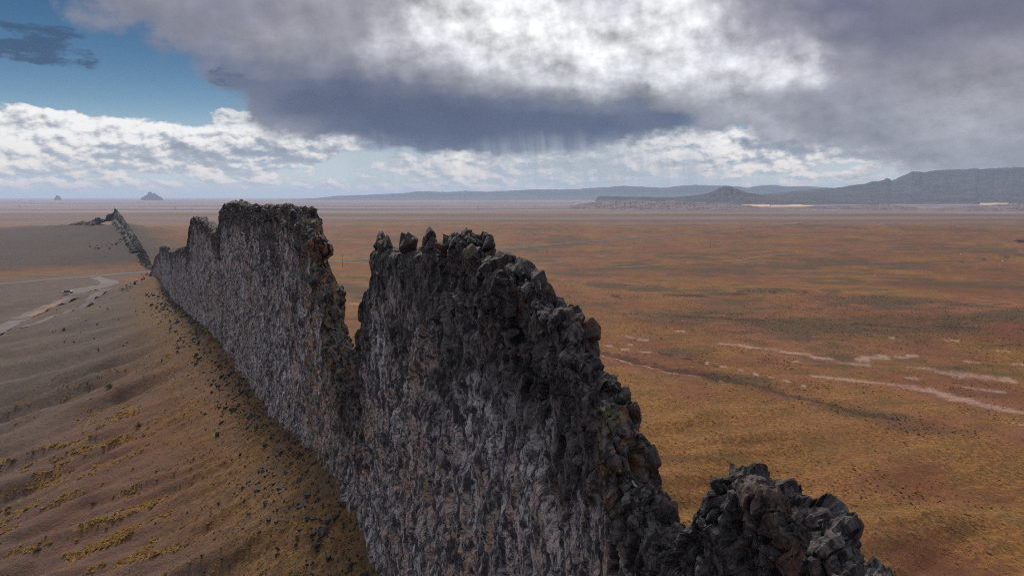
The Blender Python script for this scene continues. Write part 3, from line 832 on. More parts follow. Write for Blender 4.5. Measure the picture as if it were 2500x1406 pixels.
darkc = nt.mix(nt.rng(nt.math('ADD', n2, nt.math('MULTIPLY_ADD', n3, 0.6, -0.3)), 0.38, 0.68), (0.011, 0.010, 0.012), (0.095, 0.084, 0.083))
# pale weathering low on the face, black varnish towards the crest and in big patches
patch = nt.noise(nt.mapping(rc, scale=(1, 1, 0.55)), 0.13, 5.0, 0.6)
varn = nt.rng(nt.math('ADD', patch, nt.rng(bel, 1.0, 9.0, 0.14, -0.08, smooth=False)), 0.47, 0.62, 0.0, 0.85)
darkm = nt.math('MAXIMUM', nt.math('MULTIPLY', upA, 0.92), varn)
c = nt.mix(darkm, c, darkc)
rustm = nt.math('MULTIPLY', nt.rng(nt.noise(rc, 0.35, 4.0, 0.6), 0.55, 0.70), nt.math('MULTIPLY', upA, nt.rng(n2, 0.40, 0.62)))
c = nt.mix(nt.math('MULTIPLY', rustm, 0.8), c, (0.115, 0.052, 0.030))
lic = get_attr(nt, "lichen").outputs['Fac']
lv = nt.math('MULTIPLY', lic, nt.rng(nt.noise(rc, 1.7, 5.0, 0.7), 0.50, 0.60))
c = nt.mix(nt.math('MULTIPLY', lv, 0.9), c, nt.mix(nt.rng(nt.noise(rc, 0.5, 3.0), 0.42, 0.58), (0.30, 0.105, 0.020), (0.19, 0.19, 0.10)))
gu = nt.math('MULTIPLY', nt.rng(bel, 1.6, 0.2), nt.rng(nt.noise(nt.mapping(rc, scale=(1, 1, 0.5)), 2.2, 5.0, 0.7), 0.66, 0.72))
c = nt.mix(nt.math('MULTIPLY', gu, 0.8), c, (0.55, 0.55, 0.57))
nt.put(b.inputs['Base Color'], c)
b.inputs['Roughness'].default_value = 0.78
b.inputs['Specular IOR Level'].default_value = 0.3
set_bump(nt, b, nt.math('ADD', n3, nt.math('MULTIPLY', n2, 1.4)), 0.9, 0.12)

s_px = lambda px: float(np.interp(-px, np.maximum.accumulate(-cpx), cs))
# lichen: end face of the tall tower, crest edge of the near one
pxm = np.interp(SC, cs, cpx)
lichen = np.zeros_like(Zn)
lichen += (smooth(762, 785, pxm) * smooth(872, 850, pxm))[None, :] * 1.0
lichen += (smooth(1540, 1570, pxm) * smooth(1640, 1600, pxm))[None, :] * smooth(3.0, 1.0, below) * 0.6
lichen += (smooth(1180, 1200, pxm) * smooth(1300, 1260, pxm))[None, :] * smooth(2.5, 0.5, below) * 0.35
lichen += (smooth(500, 512, pxm) * smooth(545, 535, pxm))[None, :] * 0.6

dike = tag(link("rock_dike", None), "long jagged wall of dark volcanic rock standing on the sandy ridge", "rock wall")
ci = lambda px: int(np.searchsorted(SC, s_px(px)))
CUTS = [0, ci(1676), ci(871), ci(537), ci(464), NCOL - 1]
SECT = ["lowest and nearest stub of the wall in the bottom right corner", "broad near tower of the wall with blocky black crest",
        "tallest flat-topped tower of the wall with orange lichen on its end", "slim twin-headed spire between the low far wall and the tall tower", "low far end of the wall with stepped top"]
for k in range(5):
    a, z = CUTS[k], CUTS[k + 1] + 1
    me = grid_mesh("wall_section", WV[:, a:z], rm, False)
    attr_vec(me, "rc", np.stack([Sn, Nn, Zn], -1)[:, a:z])
    attr(me, "upper", upper[:, a:z]); attr(me, "below", below[:, a:z]); attr(me, "cell", (0.6 * br + 0.4 * ar)[:, a:z]); attr(me, "lichen", lichen[:, a:z])
    w = link("wall_section", me, dike)
    w["label"] = SECT[k]
# ------------------------------------------------------------------ far terrain: mesas, hills, badlands
def far_mat(name, lo, hi, streak=0.004, veg=(0.05, 0.055, 0.04)):
    m, nt, b = material(name)
    pos = nt.new('ShaderNodeNewGeometry').outputs['Position']
    n = nt.noise(nt.mapping(pos, scale=(1, 1, 3.0)), streak, 6.0, 0.65)
    n2 = nt.noise(nt.mapping(pos, scale=(1, 1, 14.0)), streak * 0.8, 5.0, 0.6)
    c = nt.mix(nt.rng(n, 0.35, 0.65), lo, hi)
    c = nt.mix(nt.rng(n2, 0.5, 0.66, 0.0, 0.7), c, veg)
    nt.put(b.inputs['Base Color'], c)
    b.inputs['Roughness'].default_value = 0.95
    b.inputs['Specular IOR Level'].default_value = 0.1
    return m

def mesa(name, label, prof, dist, foot, depth, mat, cliff=0.35, carve=0.12, freq=1.0, ncol=420, nrow=46, seed=0, jag=0.0):
    """a landform whose skyline is traced at its real distance: foot slope, cliff band, plateau behind"""
    px = np.linspace(prof[0][0], prof[-1][0], ncol)
    py = np.interp(px, [p[0] for p in prof], [p[1] for p in prof])
    tops = np.array([at_depth(a, c_, dist)[2] for a, c_ in zip(px, py)])
    x_at = (px - CX) / F_PX                        # lateral slope of each column's line of sight
    tops = tops + jag * fbm2(px / 30 * freq, px * 0, 3, seed + 5)
    t = np.concatenate([np.linspace(0, 1, nrow), np.linspace(1.05, 1 + depth, 6)])
    T, XA = np.meshgrid(t, x_at, indexing='ij')
    H = np.broadcast_to(np.maximum(tops, 1.0), T.shape)
    gul = np.abs(fbm2(XA * 60 * freq, T * 0.5, 4, seed + 1, 0.6))
    shape = np.where(T < 1, (1 - cliff) * T ** 1.5 + cliff * smooth(0.80, 0.97, T), 1.0)
    env = np.clip(T * (1.08 - T) * 4, 0, 1)
    Z = H * shape * (1 - carve * 2.2 * gul * env) + H * carve * 0.8 * fbm2(XA * 110 * freq, T * 7, 4, seed + 2) * env
    Z = np.where(T > 1, H * (1 - 0.25 * (T - 1) / max(depth, 0.01)), Z)
    Z[0] = -6.0
    Yd = dist * (1 - foot * (1 - T)) * (1 + 0.02 * fbm2(XA * 25 * freq, T, 3, seed + 3) * np.clip(1 - T, 0, 1))
    X = XA * Yd / CT * 1.0
    V = np.stack([X, Yd, Z], -1)
    Vc = np.concatenate([V, np.stack([V[-1, :, 0], V[-1, :, 1], 0 * V[-1, :, 2] - 8], -1)[None]], 0)
    return tag(link(name, grid_mesh(name, Vc[:, ::-1], mat)), label, None, None, "structure")

blue_rock = far_mat("far_mesa_rock", (0.030, 0.033, 0.040), (0.062, 0.062, 0.070))
dark_rock = far_mat("mesa_rock", (0.036, 0.036, 0.042), (0.080, 0.073, 0.078), 0.003, (0.030, 0.032, 0.037))
pale_rock = far_mat("badland_clay", (0.085, 0.070, 0.080), (0.240, 0.190, 0.200), 0.012, (0.065, 0.056, 0.066))
mesa("mesa", "long low blue escarpment on the horizon behind the rain", [(690, 488), (760, 485), (800, 482), (830, 478), (900, 476), (1000, 471), (1018, 467), (1060, 467), (1090, 469), (1140, 466), (1200, 468), (1260, 465),
     (1290, 463), (1400, 462), (1470, 457), (1510, 454), (1560, 455), (1610, 459), (1650, 454), (1690, 451), (1750, 453), (1800, 456), (1815, 458), (1850, 452), (1880, 451), (1900, 455), (1960, 454), (2000, 458), (2060, 462), (2200, 464), (2400, 466)],
     16500, 0.12, 0.15, blue_rock, 0.5, 0.06, 0.8, 500, 30, 401, 12)
mesa("mesa", "huge dark table mountain filling the right end of the horizon", [(1640, 494), (1760, 484), (1850, 474), (1900, 470), (1950, 465), (1980, 462), (2040, 457), (2060, 452), (2100, 448), (2112, 443), (2130, 441), (2142, 439), (2147, 434), (2153, 435), (2160, 441), (2170, 437),
     (2180, 431), (2195, 426), (2206, 419), (2240, 419), (2280, 414), (2310, 414), (2350, 412), (2364, 410), (2400, 411), (2450, 408), (2520, 408), (2700, 406), (2900, 412), (3100, 430), (3300, 470), (3400, 492)],
     8600, 0.26, 0.3, dark_rock, 0.14, 0.07, 0.5, 700, 70, 411, 3)
mesa("hill", "dark cone-shaped butte standing before the mesa", [(1560, 491), (1600, 486), (1640, 481), (1690, 476), (1706, 475), (1730, 468), (1748, 459), (1758, 453), (1774, 454), (1784, 457), (1796, 463), (1815, 470), (1850, 476), (1900, 480), (1980, 484), (2080, 488), (2160, 492)],
     7000, 0.14, 0.12, dark_rock, 0.12, 0.14, 1.2, 420, 50, 421, 2)
mesa("mesa", "thin flat-topped bench jutting out below the far escarpment", [(1450, 490), (1457, 478), (1480, 478.5), (1540, 480), (1600, 481), (1680, 482), (1760, 486), (1800, 490)], 9000, 0.05, 0.1, dark_rock, 0.55, 0.08, 2.0, 240, 24, 431, 1)
mesa("badland_hills", "belt of pale eroded clay hills along the far edge of the plain", [(1390, 501), (1430, 496), (1460, 492), (1500, 489), (1560, 491), (1640, 490), (1700, 494), (1760, 496), (1800, 500), (1850, 505), (1900, 509), (1960, 504), (2000, 501), (2060, 503), (2100, 499), (2150, 498), (2190, 503), (2230, 507),
     (2280, 510), (2310, 507), (2360, 502), (2420, 499), (2460, 496), (2520, 495), (2600, 497), (2750, 505)], 4300, 0.22, 0.12, pale_rock, 0.15, 0.26, 2.2, 900, 60, 441, 5)
painted_sun = far_mat("painted_sunlight", (0.50, 0.32, 0.22), (0.68, 0.46, 0.33), 0.01, (0.42, 0.29, 0.22))  # sunbeam patches: sunlight put into the pale colour of added ground strips
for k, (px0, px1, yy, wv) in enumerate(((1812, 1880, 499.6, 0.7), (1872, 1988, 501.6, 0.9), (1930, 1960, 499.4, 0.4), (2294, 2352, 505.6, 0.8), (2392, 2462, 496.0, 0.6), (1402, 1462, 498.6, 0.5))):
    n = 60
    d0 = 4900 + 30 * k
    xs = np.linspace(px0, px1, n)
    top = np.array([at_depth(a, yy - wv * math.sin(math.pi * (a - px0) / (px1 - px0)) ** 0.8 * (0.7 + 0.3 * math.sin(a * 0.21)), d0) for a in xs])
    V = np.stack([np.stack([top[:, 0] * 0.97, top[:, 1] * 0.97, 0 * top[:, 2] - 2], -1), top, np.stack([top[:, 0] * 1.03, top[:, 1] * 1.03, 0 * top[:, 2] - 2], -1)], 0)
    tag(link("sunlit_strip", grid_mesh("sunlit_strip", V[:, ::-1], painted_sun)), "bright orange strip coloured as a sunbeam patch among the badland hills", None, None, "structure")

# volcanic necks on the skyline
neck_mat = far_mat("neck_rock", (0.008, 0.010, 0.014), (0.024, 0.026, 0.032), 0.01)
def neck(label, prof, dist, thick, seed):
    """a free-standing volcanic neck: skyline traced, rounded in depth"""
    px = np.linspace(prof[0][0], prof[-1][0], 90)
    py = np.interp(px, [p[0] for p in prof], [p[1] for p in prof])
    c0 = 0.5 * (px[0] + px[-1])
    bx, by, _ = at_depth(c0, 481, dist)
    xs = np.array([at_depth(a, 481, dist)[0] for a in px]) - bx
    zs = np.array([at_depth(a, c_, dist)[2] for a, c_ in zip(px, py)])
    v = np.linspace(-1, 1, 41)
    Vv, XX = np.meshgrid(v, xs, indexing='ij')
    fall = np.clip(1 - np.abs(Vv) ** 1.7, 0, 1) ** 0.7
    Z = zs[None, :] * fall * (1 + 0.25 * fbm2(XX / 60, Vv * 4, 3, seed) * (np.abs(Vv) > 0.03)) - 12 * (np.abs(Vv) > 0.98)
    Z = np.where(np.abs(XX - XX[:, :1]) < 1e-6, -10, Z); Z[:, -1] = -10
    V = np.stack([XX + Vv * thick * bx / by, Vv * thick, Z], -1)      # squarely facing the viewer
    ob = link("butte", grid_mesh("butte", V[:, ::-1], neck_mat, False), loc=(bx, by, 0))
    return tag(ob, label, "butte", "volcanic necks on the horizon")
neck("larger jagged blue butte on the left horizon, steep on its left side", [(344, 485), (346, 481.5), (349, 482), (352, 479), (356, 478.5), (358, 476), (361, 475.5), (362, 470.5), (366, 469.5), (370, 470.5), (373, 473.5), (375, 474), (376, 472), (380, 474), (385, 478), (389, 480.5), (394, 481.5), (398, 485)], 14000, 150, 451)
neck("smaller squat butte, a speck near the left end of the horizon", [(132, 485), (134, 482), (136, 481.5), (136.5, 478), (139, 477.2), (143, 478), (143.6, 480), (146, 480.6), (150, 485)], 14500, 75, 455)
# ------------------------------------------------------------------ far dike on its own ridge
far_rock, nt, b = material("far_dike_rock")
pos = nt.new('ShaderNodeNewGeometry').outputs['Position']
n = nt.noise(pos, 0.35, 5.0, 0.65)
nt.put(b.inputs['Base Color'], nt.mix(nt.rng(n, 0.35, 0.65), (0.018, 0.017, 0.019), (0.070, 0.063, 0.064)))
b.inputs['Roughness'].default_value = 0.9
def far_wall(prof, label, seed, thick=3.0):
    """stretch of low dike: (index along the far ridge, height above the ground)"""
    par = np.arange(prof[0][0], prof[-1][0], 0.02)
    x = np.interp(par, np.arange(len(far_line)), far_line[:, 0]); y = np.interp(par, np.arange(len(far_line)), far_line[:, 1])
    h = np.interp(par, [p[0] for p in prof], [p[1] for p in prof])
    h = h * (1 + 0.35 * fbm2(par * 6, par * 0, 3, seed)) + 1.2 * np.abs(fbm2(par * 19, par * 0, 2, seed + 1))
    tx, ty = np.gradient(x), np.gradient(y)
    L = np.hypot(tx, ty); nx, ny = ty / L, -tx / L
    zg = ground_z(x, y, False)
    rows = []
    for off, f in ((-2.6, -0.4), (-1.9, 0.12), (-1.2, 0.30), (-1.0, 0.55), (-0.85, 0.8), (-0.5, 0.97), (0.5, 1.0), (0.85, 0.75), (1.0, 0.3), (1.3, -0.4)):
        k = off * thick * (1 + 0.9 * fbm2(par * 9 + off, par * 0 + f * 5, 3, seed + 2, 0.7))
        zz_ = zg + np.where(f > 0, h * f * (1 + 0.6 * fbm2(par * 13, par * 0 + off * 3, 3, seed + 3, 0.7)), -2.0)
        rows.append(np.stack([x + nx * k, y + ny * k, zz_], -1))
    bx, by = float(x[0]), float(y[0]); bz_ = float(zg[0])
    V = np.array(rows) - np.array([bx, by, bz_])
    ob = link("far_dike", grid_mesh("far_dike", V, far_rock, False), loc=(bx, by, bz_))
    return tag(ob, label, "rock wall", "remote stretches of the dike")
far_wall([(0.9, 0.3), (1.3, 2.5), (2.0, 4.5), (2.8, 5.5), (3.2, 4.5), (3.4, 0.5)], "short dark fin of rock just beyond the paved road", 501, 2.0)
far_wall([(3.75, 0.5), (4.0, 3.0), (4.6, 4.5), (5.4, 5.0), (6.0, 6.0), (6.6, 6.5), (7.2, 8.0), (7.8, 9.5), (8.0, 13.0), (8.08, 12.5), (8.14, 8.5), (8.8, 8.0), (9.05, 6.0), (9.15, 1.5)], "crooked black dike climbing the far grey ridge to a knob", 511, 2.6)
far_wall([(9.3, 1.0), (9.6, 3.5), (10.0, 5.5), (10.4, 3.5), (10.7, 2.0), (10.9, 1.0)], "low black outcrop left of the knob on the far ridge", 521)
far_wall([(11.1, 0.8), (11.4, 3.0), (11.8, 2.2), (12.2, 0.8)], "thin dark rib of rock at the far ridge's left tip", 531)

# ------------------------------------------------------------------ road and tracks
def strip(name, label, pxs, width, mat, lift, skirt, step, kind_w=None, across=5):
    P = np.array([hit(*p)[:2] if (p[0] < 362 or p[0] > 870) else on_plain(*p) for p in pxs])
    # smooth the traced line
    L = np.concatenate(([0], np.cumsum(np.hypot(*np.diff(P, axis=0).T))))
    t = np.linspace(0, L[-1], max(8, int(L[-1] / step)))
    k = 3 * step
    x = np.interp(t, L, P[:, 0]); y = np.interp(t, L, P[:, 1])
    for _ in range(12):
        x[1:-1] = 0.25 * x[:-2] + 0.5 * x[1:-1] + 0.25 * x[2:]; y[1:-1] = 0.25 * y[:-2] + 0.5 * y[1:-1] + 0.25 * y[2:]
    tx, ty = np.gradient(x), np.gradient(y)
    l = np.hypot(tx, ty); nx, ny = ty / l, -tx / l
    w = np.interp(t, L, width) if isinstance(width, (list, tuple)) else width + 0 * t
    w = w * (1 + (0.0 if skirt > 0.3 else 0.16) * fbm2(t / 11, t * 0, 3, len(pxs)))
    rows = []
    for u in np.linspace(-0.5, 0.5, across):
        X, Y = x + nx * u * w, y + ny * u * w
        rows.append(np.stack([X, Y, ground_z(X, Y) + lift], -1))
    if skirt > 0.3:
        zc = rows[across // 2][:, 2]
        for r_ in rows: r_[:, 2] = zc
    a, z = rows[0].copy(), rows[-1].copy()
    a[:, 2] -= skirt; z[:, 2] -= skirt
    a[:, 0] -= nx * skirt; a[:, 1] -= ny * skirt; z[:, 0] += nx * skirt; z[:, 1] += ny * skirt
    V = np.array([a] + rows + [z])
    return tag(link(name, grid_mesh(name, V, mat)), label, None, None, "structure")

asphalt = plain_mat("asphalt", (0.045, 0.050, 0.060), 0.85, 0, 0.2, 0.4)
gravel = plain_mat("grey_gravel", (0.128, 0.106, 0.104), 0.95, 0, 0.22, 0.25)
rutdirt = plain_mat("red_dirt", (0.24, 0.125, 0.085), 0.95, 0, 0.25, 0.3)
strip("road", "paved two-lane road crossing the plain behind the wall", [(-260, 716), (-120, 705), (0, 694), (120, 683), (230, 674.5), (300, 669.5), (372, 664), (480, 657.5), (600, 650), (720, 643.5), (815, 639.5), (905, 633), (1060, 620), (1200, 609), (1290, 603), (1500, 586), (1700, 568), (1800, 559.5), (1866, 554), (1950, 546), (2010, 540)],
      8.5, asphalt, 0.30, 0.45, 8.0, across=3)
strip("dirt_track", "wide grey gravel track leading from the paved road to the left edge", [(232, 677.5), (258, 685), (268, 692), (255, 700), (225, 709), (192, 719), (150, 735), (100, 757), (50, 782), (0, 806), (-80, 850)], [8, 8, 11, 15, 14, 10, 9, 9, 8, 8, 8], gravel, 0.34, 0.30, 2.5)
strip("gravel_pad", "grey gravel parking spot around the parked car", [(252, 698), (215, 706), (180, 712), (150, 713)], [16, 15, 13, 6], gravel, 0.28, 0.30, 2.5)
strip("dirt_track", "narrow second gravel track curving below the yellow grass patch", [(262, 706), (232, 722), (214, 733), (226, 741), (205, 751), (160, 765), (110, 782), (60, 800)], [7, 6, 4, 4, 3, 3, 3, 3], gravel, 0.31, 0.30, 2.5)
strip("dirt_track", "reddish wheel ruts between the two gravel tracks", [(160, 731), (130, 745), (95, 763), (70, 776)], [1, 4, 5, 2], rutdirt, 0.40, 0.25, 2.5)
strip("dirt_track", "faint dirt track winding across the right plain", [(1500, 654), (1700, 642), (1800, 637), (1836, 630), (1880, 623), (1960, 617), (2100, 611), (2250, 606), (2380, 598)], 2.4, plain_mat("tan_dirt", (0.20, 0.115, 0.075), 0.95, 0, 0.3, 0.05), 0.26, 0.25, 6.0, across=3)

# ------------------------------------------------------------------ utility poles and H-frame pylons
wood = plain_mat("weathered_wood", (0.16, 0.095, 0.06), 0.9, 0, 0.3, 2.0)
insul = plain_mat("insulator_glass", (0.22, 0.24, 0.25), 0.4)
def tube(bm, p, q, r0, r1, n=8):
    p, q = Vector(p), Vector(q)
    ax = (q - p).normalized()
    a = ax.orthogonal().normalized(); c_ = ax.cross(a)
    ring = []
    for o_, r_ in ((p, r0), (q, r1)):
        ring.append([bm.verts.new(o_ + (a * math.cos(i * 2 * math.pi / n) + c_ * math.sin(i * 2 * math.pi / n)) * r_) for i in range(n)])
    for i in range(n):
        bm.faces.new((ring[0][i], ring[0][(i + 1) % n], ring[1][(i + 1) % n], ring[1][i]))
    bm.faces.new(ring[0][::-1]); bm.faces.new(ring[1])
def box(bm, c_, s_, bev=0.0):
    r_ = bmesh.ops.create_cube(bm, size=1.0, matrix=Matrix.Translation(c_) @ Matrix.Diagonal((*s_, 1.0)))
    if bev:
        es = {e for v in r_['verts'] for e in v.link_edges}
        bmesh.ops.bevel(bm, geom=list(es), offset=bev, segments=2, affect='EDGES', profile=0.6)
def bm_obj(name, bm, mat, parent=None, smooth_shade=False, **kw):
    me = bpy.data.meshes.new(name)
    bmesh.ops.recalc_face_normals(bm, faces=bm.faces)
    bm.to_mesh(me); bm.free()
    for p in me.polygons: p.use_smooth = smooth_shade
    me.materials.append(mat)
    return link(name, me, parent, **kw)

def utility_pole(px, py, h, label):
    x, y = on_plain(px, py)
    t = tag(link("utility_pole", None, loc=(x, y, gz(x, y) - 0.2), rot=(0, 0, R(28))), label, "pole", "wooden poles along the right plain")
    bm = bmesh.new(); tube(bm, (0, 0, 0), (0, 0, h), 0.20, 0.14); bm_obj("shaft", bm, wood, t, True)
    bm = bmesh.new(); box(bm, (0, 0.18, h - 0.7), (2.6, 0.14, 0.16)); bm_obj("crossarm", bm, wood, t)
    for k in (-1.1, 0.0, 1.1):
        bm = bmesh.new(); tube(bm, (k, 0.18, h - 0.62 if k else h), (k, 0.18 if k else 0, h - 0.34 if k else h + 0.25), 0.07, 0.05, 6); bm_obj("insulator", bm, insul, t)
utility_pole(836, 652, 12.0, "tall wooden pole seen in the gap between the two rock towers")
utility_pole(1335, 621, 8.5, "wooden pole nearest the right flank of the near rock tower")
utility_pole(1548, 607.5, 8.0, "middle wooden pole of the three on the right plain below the road")
utility_pole(1735, 605, 10.5, "rightmost wooden pole, out on the plain below the road")

def pylon(px, py, h, label):
    x, y = on_plain(px, py)
    t = tag(link("pylon", None, loc=(x, y, gz(x, y) - 0.3), rot=(0, 0, R(8))), label, "pylon", "power line pylons on the far plain")
    for s_ in (-1, 1):
        bm = bmesh.new(); tube(bm, (s_ * 2.6, 0, 0), (s_ * 2.6, 0, h), 0.42, 0.30); bm_obj("leg", bm, wood, t, True)
    bm = bmesh.new(); box(bm, (0, 0, h - 1.6), (11.5, 0.35, 0.45)); bm_obj("crossarm", bm, wood, t)
    bm = bmesh.new(); tube(bm, (-2.6, 0.3, h - 8), (2.6, 0.3, h - 3), 0.14, 0.14, 6); tube(bm, (2.6, -0.3, h - 8), (-2.6, -0.3, h - 3), 0.14, 0.14, 6); bm_obj("cross_brace", bm, wood, t)
    for k in (-5.2, 0, 5.2):
        bm = bmesh.new(); tube(bm, (k, 0, h - 1.8), (k, 0, h - 3.4), 0.16, 0.12, 6); bm_obj("insulator", bm, insul, t)
for px, py, h, lb in ((48, 511, 21, "pylon at the far left, below the smaller butte"), (243, 511, 16, "faint pylon left of the far dike's knob"), (427, 512, 17, "pylon just left of the spire, right of the larger butte"), (893, 512.5, 15, "faint pylon above the gap between the rock towers"),
                      (1031, 513, 16, "pylon above the slim leaning knob of the near tower"), (1166, 512.5, 19, "pylon straight above the near tower's white-splashed crown"), (1305, 512, 19, "pylon right of the near tower, under the low escarpment"), (1426, 511.5, 13, "rightmost pylon, by the left end of the badland hills")):
    pylon(px, py, h, lb)

# ------------------------------------------------------------------ house, car, small things
def house():
    x, y = on_plain(2490, 592.5)
    t = tag(link("house", None, loc=(x + 4.0, y + 4, gz(x, y)), rot=(0, 0, R(-12))), "small low house with dark roof and tan walls at the right edge of the plain", "house")
    tanw, darkr = plain_mat("tan_stucco", (0.36, 0.19, 0.11), 0.9), plain_mat("dark_shingle", (0.045, 0.045, 0.055), 0.85)
    whitep, glass = plain_mat("white_paint", (0.75, 0.75, 0.74), 0.6), plain_mat("window_glass", (0.03, 0.035, 0.04), 0.15)
    bm = bmesh.new(); box(bm, (0, 0, 1.35), (16, 8, 2.7)); bm_obj("wall", bm, tanw, t)
    bm = bmesh.new()
    v = [bm.verts.new(p) for p in ((-8.7, -4.7, 2.66), (8.7, -4.7, 2.66), (8.7, 4.7, 2.66), (-8.7, 4.7, 2.66), (-5.5, 0, 4.6), (5.5, 0, 4.6), (-8.7, -4.7, 2.50), (8.7, -4.7, 2.50), (8.7, 4.7, 2.50), (-8.7, 4.7, 2.50))]
    for f in ((0, 1, 5, 4), (1, 2, 5), (2, 3, 4, 5), (3, 0, 4), (6, 7, 1, 0), (7, 8, 2, 1), (8, 9, 3, 2), (9, 6, 0, 3), (9, 8, 7, 6)):
        bm.faces.new([v[i] for i in f])
    rf = bm_obj("roof", bm, darkr, t)
    bm = bmesh.new(); box(bm, (3.0, 1.2, 4.5), (0.7, 0.7, 1.2)); bm_obj("chimney", bm, tanw, rf)
    bm = bmesh.new(); box(bm, (-6.6, -4.03, 1.05), (1.0, 0.10, 2.1)); bm_obj("door", bm, whitep, t)
    for wx_ in (-3.6, 0.2, 4.6):
        bm = bmesh.new(); box(bm, (wx_, -4.02, 1.45), (1.5, 0.08, 1.15)); wv = bm_obj("window", bm, whitep, t)
        bm = bmesh.new(); box(bm, (wx_, -4.07, 1.45), (1.3, 0.04, 0.95)); bm_obj("pane", bm, glass, wv)
house()

def car():
    x, y, _ = hit(167, 716.2)
    t = tag(link("car", None, loc=(x, y, gz(x, y) + 0.30), rot=(0, 0, R(24))), "dark grey car parked on the gravel spot by the track", "car")
    paint, tyre_m = plain_mat("grey_car_paint", (0.10, 0.115, 0.125), 0.3, 0.4), plain_mat("tyre_rubber", (0.02, 0.02, 0.02), 0.9)
    glass, rim_m, lamp = plain_mat("car_glass", (0.012, 0.014, 0.018), 0.08), plain_mat("wheel_rim", (0.35, 0.35, 0.36), 0.4, 0.8), plain_mat("headlight", (0.7, 0.72, 0.74), 0.2)
    # body from side profile, extruded and narrowed
    prof = [(-2.35, 0.35), (-2.4, 0.75), (-2.2, 1.02), (-1.0, 1.08), (1.05, 1.05), (2.05, 0.92), (2.35, 0.70), (2.38, 0.38)]
    bm = bmesh.new()
    vs = [[bm.verts.new((px_, s_ * (0.92 - 0.05 * (z_ > 0.9)), z_)) for px_, z_ in prof] for s_ in (-1, 1)]
    bm.faces.new(vs[0]); bm.faces.new(vs[1][::-1])
    for i in range(len(prof)):
        j = (i + 1) % len(prof)
        bm.faces.new((vs[0][i], vs[0][j], vs[1][j], vs[1][i]))
    bmesh.ops.bevel(bm, geom=list(bm.edges), offset=0.05, segments=2, affect='EDGES')
    body = bm_obj("body", bm, paint, t, True)
    bm = bmesh.new()
    lo = [(-2.05, -0.84, 1.03), (1.15, -0.84, 1.03), (1.15, 0.84, 1.03), (-2.05, 0.84, 1.03)]; hi = [(-1.75, -0.70, 1.62), (0.35, -0.70, 1.62), (0.35, 0.70, 1.62), (-1.75, 0.70, 1.62)]
    a = [bm.verts.new(p) for p in lo]; c_ = [bm.verts.new(p) for p in hi]
    for i in range(4): bm.faces.new((a[i], a[(i + 1) % 4], c_[(i + 1) % 4], c_[i]))
    bm.faces.new(c_); bm.faces.new(a[::-1])
    bmesh.ops.bevel(bm, geom=list(bm.edges), offset=0.05, segments=2, affect='EDGES')
    bm_obj("cabin_glass", bm, glass, t, True)
    bm = bmesh.new(); box(bm, (-0.7, 0, 1.63), (2.15, 1.40, 0.07), 0.03); bm_obj("roof", bm, paint, t, True)
    for wx_ in (-1.45, 1.45):
        for s_ in (-1, 1):
            bm = bmesh.new(); tube(bm, (wx_, s_ * 0.72, 0.34), (wx_, s_ * 0.95, 0.34), 0.34, 0.34, 18)
            w = bm_obj("wheel", bm, tyre_m, t, True)
            bm = bmesh.new(); tube(bm, (wx_, s_ * 0.90, 0.34), (wx_, s_ * 0.965, 0.34), 0.21, 0.19, 14); bm_obj("rim", bm, rim_m, w, True)
    for s_ in (-1, 1):
        bm = bmesh.new(); box(bm, (2.36, s_ * 0.66, 0.72), (0.08, 0.36, 0.14), 0.03); bm_obj("headlight", bm, lamp, t, True)
car()
# ------------------------------------------------------------------ loose rocks
def rock_mesh(seed, mat, n=16, bev=0.07):
    """an angular block: hull of random points, edges worn"""
    r_ = random.Random(seed)
    bm = bmesh.new()
    for _ in range(n):
        v = Vector((r_.gauss(0, 1), r_.gauss(0, 1), r_.gauss(0, 1))).normalized()
        k = r_.uniform(0.82, 1.05)
        bm.verts.new((v.x * k, v.y * k, v.z * k))
    res = bmesh.ops.convex_hull(bm, input=bm.verts)
    bmesh.ops.delete(bm, geom=[v for v in res['geom_interior'] if isinstance(v, bmesh.types.BMVert)], context='VERTS')
    bmesh.ops.dissolve_limit(bm, angle_limit=R(14), verts=bm.verts, edges=bm.edges)
    bmesh.ops.bevel(bm, geom=list(bm.edges), offset=bev, segments=1, affect='EDGES', clamp_overlap=True)
    bmesh.ops.triangulate(bm, faces=bm.faces)
    me = bpy.data.meshes.new("rock")
    bm.to_mesh(me); bm.free()
    for p in me.polygons: p.use_smooth = False
    me.materials.append(mat)
    return me
def rock_mat(name, lo, hi, rust, guano=0.0):
    m, nt, b = material(name)
    co = nt.new('ShaderNodeTexCoord').outputs['Object']
    oi = nt.new('ShaderNodeObjectInfo').outputs['Random']
    off = nt.vmath('ADD', co, nt.comb(nt.math('MULTIPLY', oi, 37.0), nt.math('MULTIPLY', oi, 71.0), oi))
    n = nt.noise(off, 1.6, 6.0, 0.68)
    c = nt.mix(nt.rng(n, 0.34, 0.66), lo, hi)
    c = nt.mix(nt.math('MULTIPLY', nt.rng(oi, 0.55, 0.95), nt.rng(nt.noise(off, 0.9, 4.0, 0.6), 0.42, 0.6)), c, rust)
    if guano:
        c = nt.mix(nt.math('MULTIPLY', nt.rng(nt.noise(off, 1.3, 5.0, 0.7), 0.60, 0.66), guano), c, (0.6, 0.6, 0.62))
    nt.put(b.inputs['Base Color'], c)
    b.inputs['Roughness'].default_value = 0.72
    b.inputs['Specular IOR Level'].default_value = 0.35
    set_bump(nt, b, nt.noise(off, 3.5, 6.0, 0.7), 0.9, 0.25)
    return m
block_m = rock_mat("crest_block_rock", (0.020, 0.018, 0.020), (0.078, 0.068, 0.068), (0.095, 0.044, 0.027), 0.6)
loose_m = rock_mat("fallen_rock", (0.030, 0.028, 0.030), (0.085, 0.077, 0.075), (0.075, 0.048, 0.036))
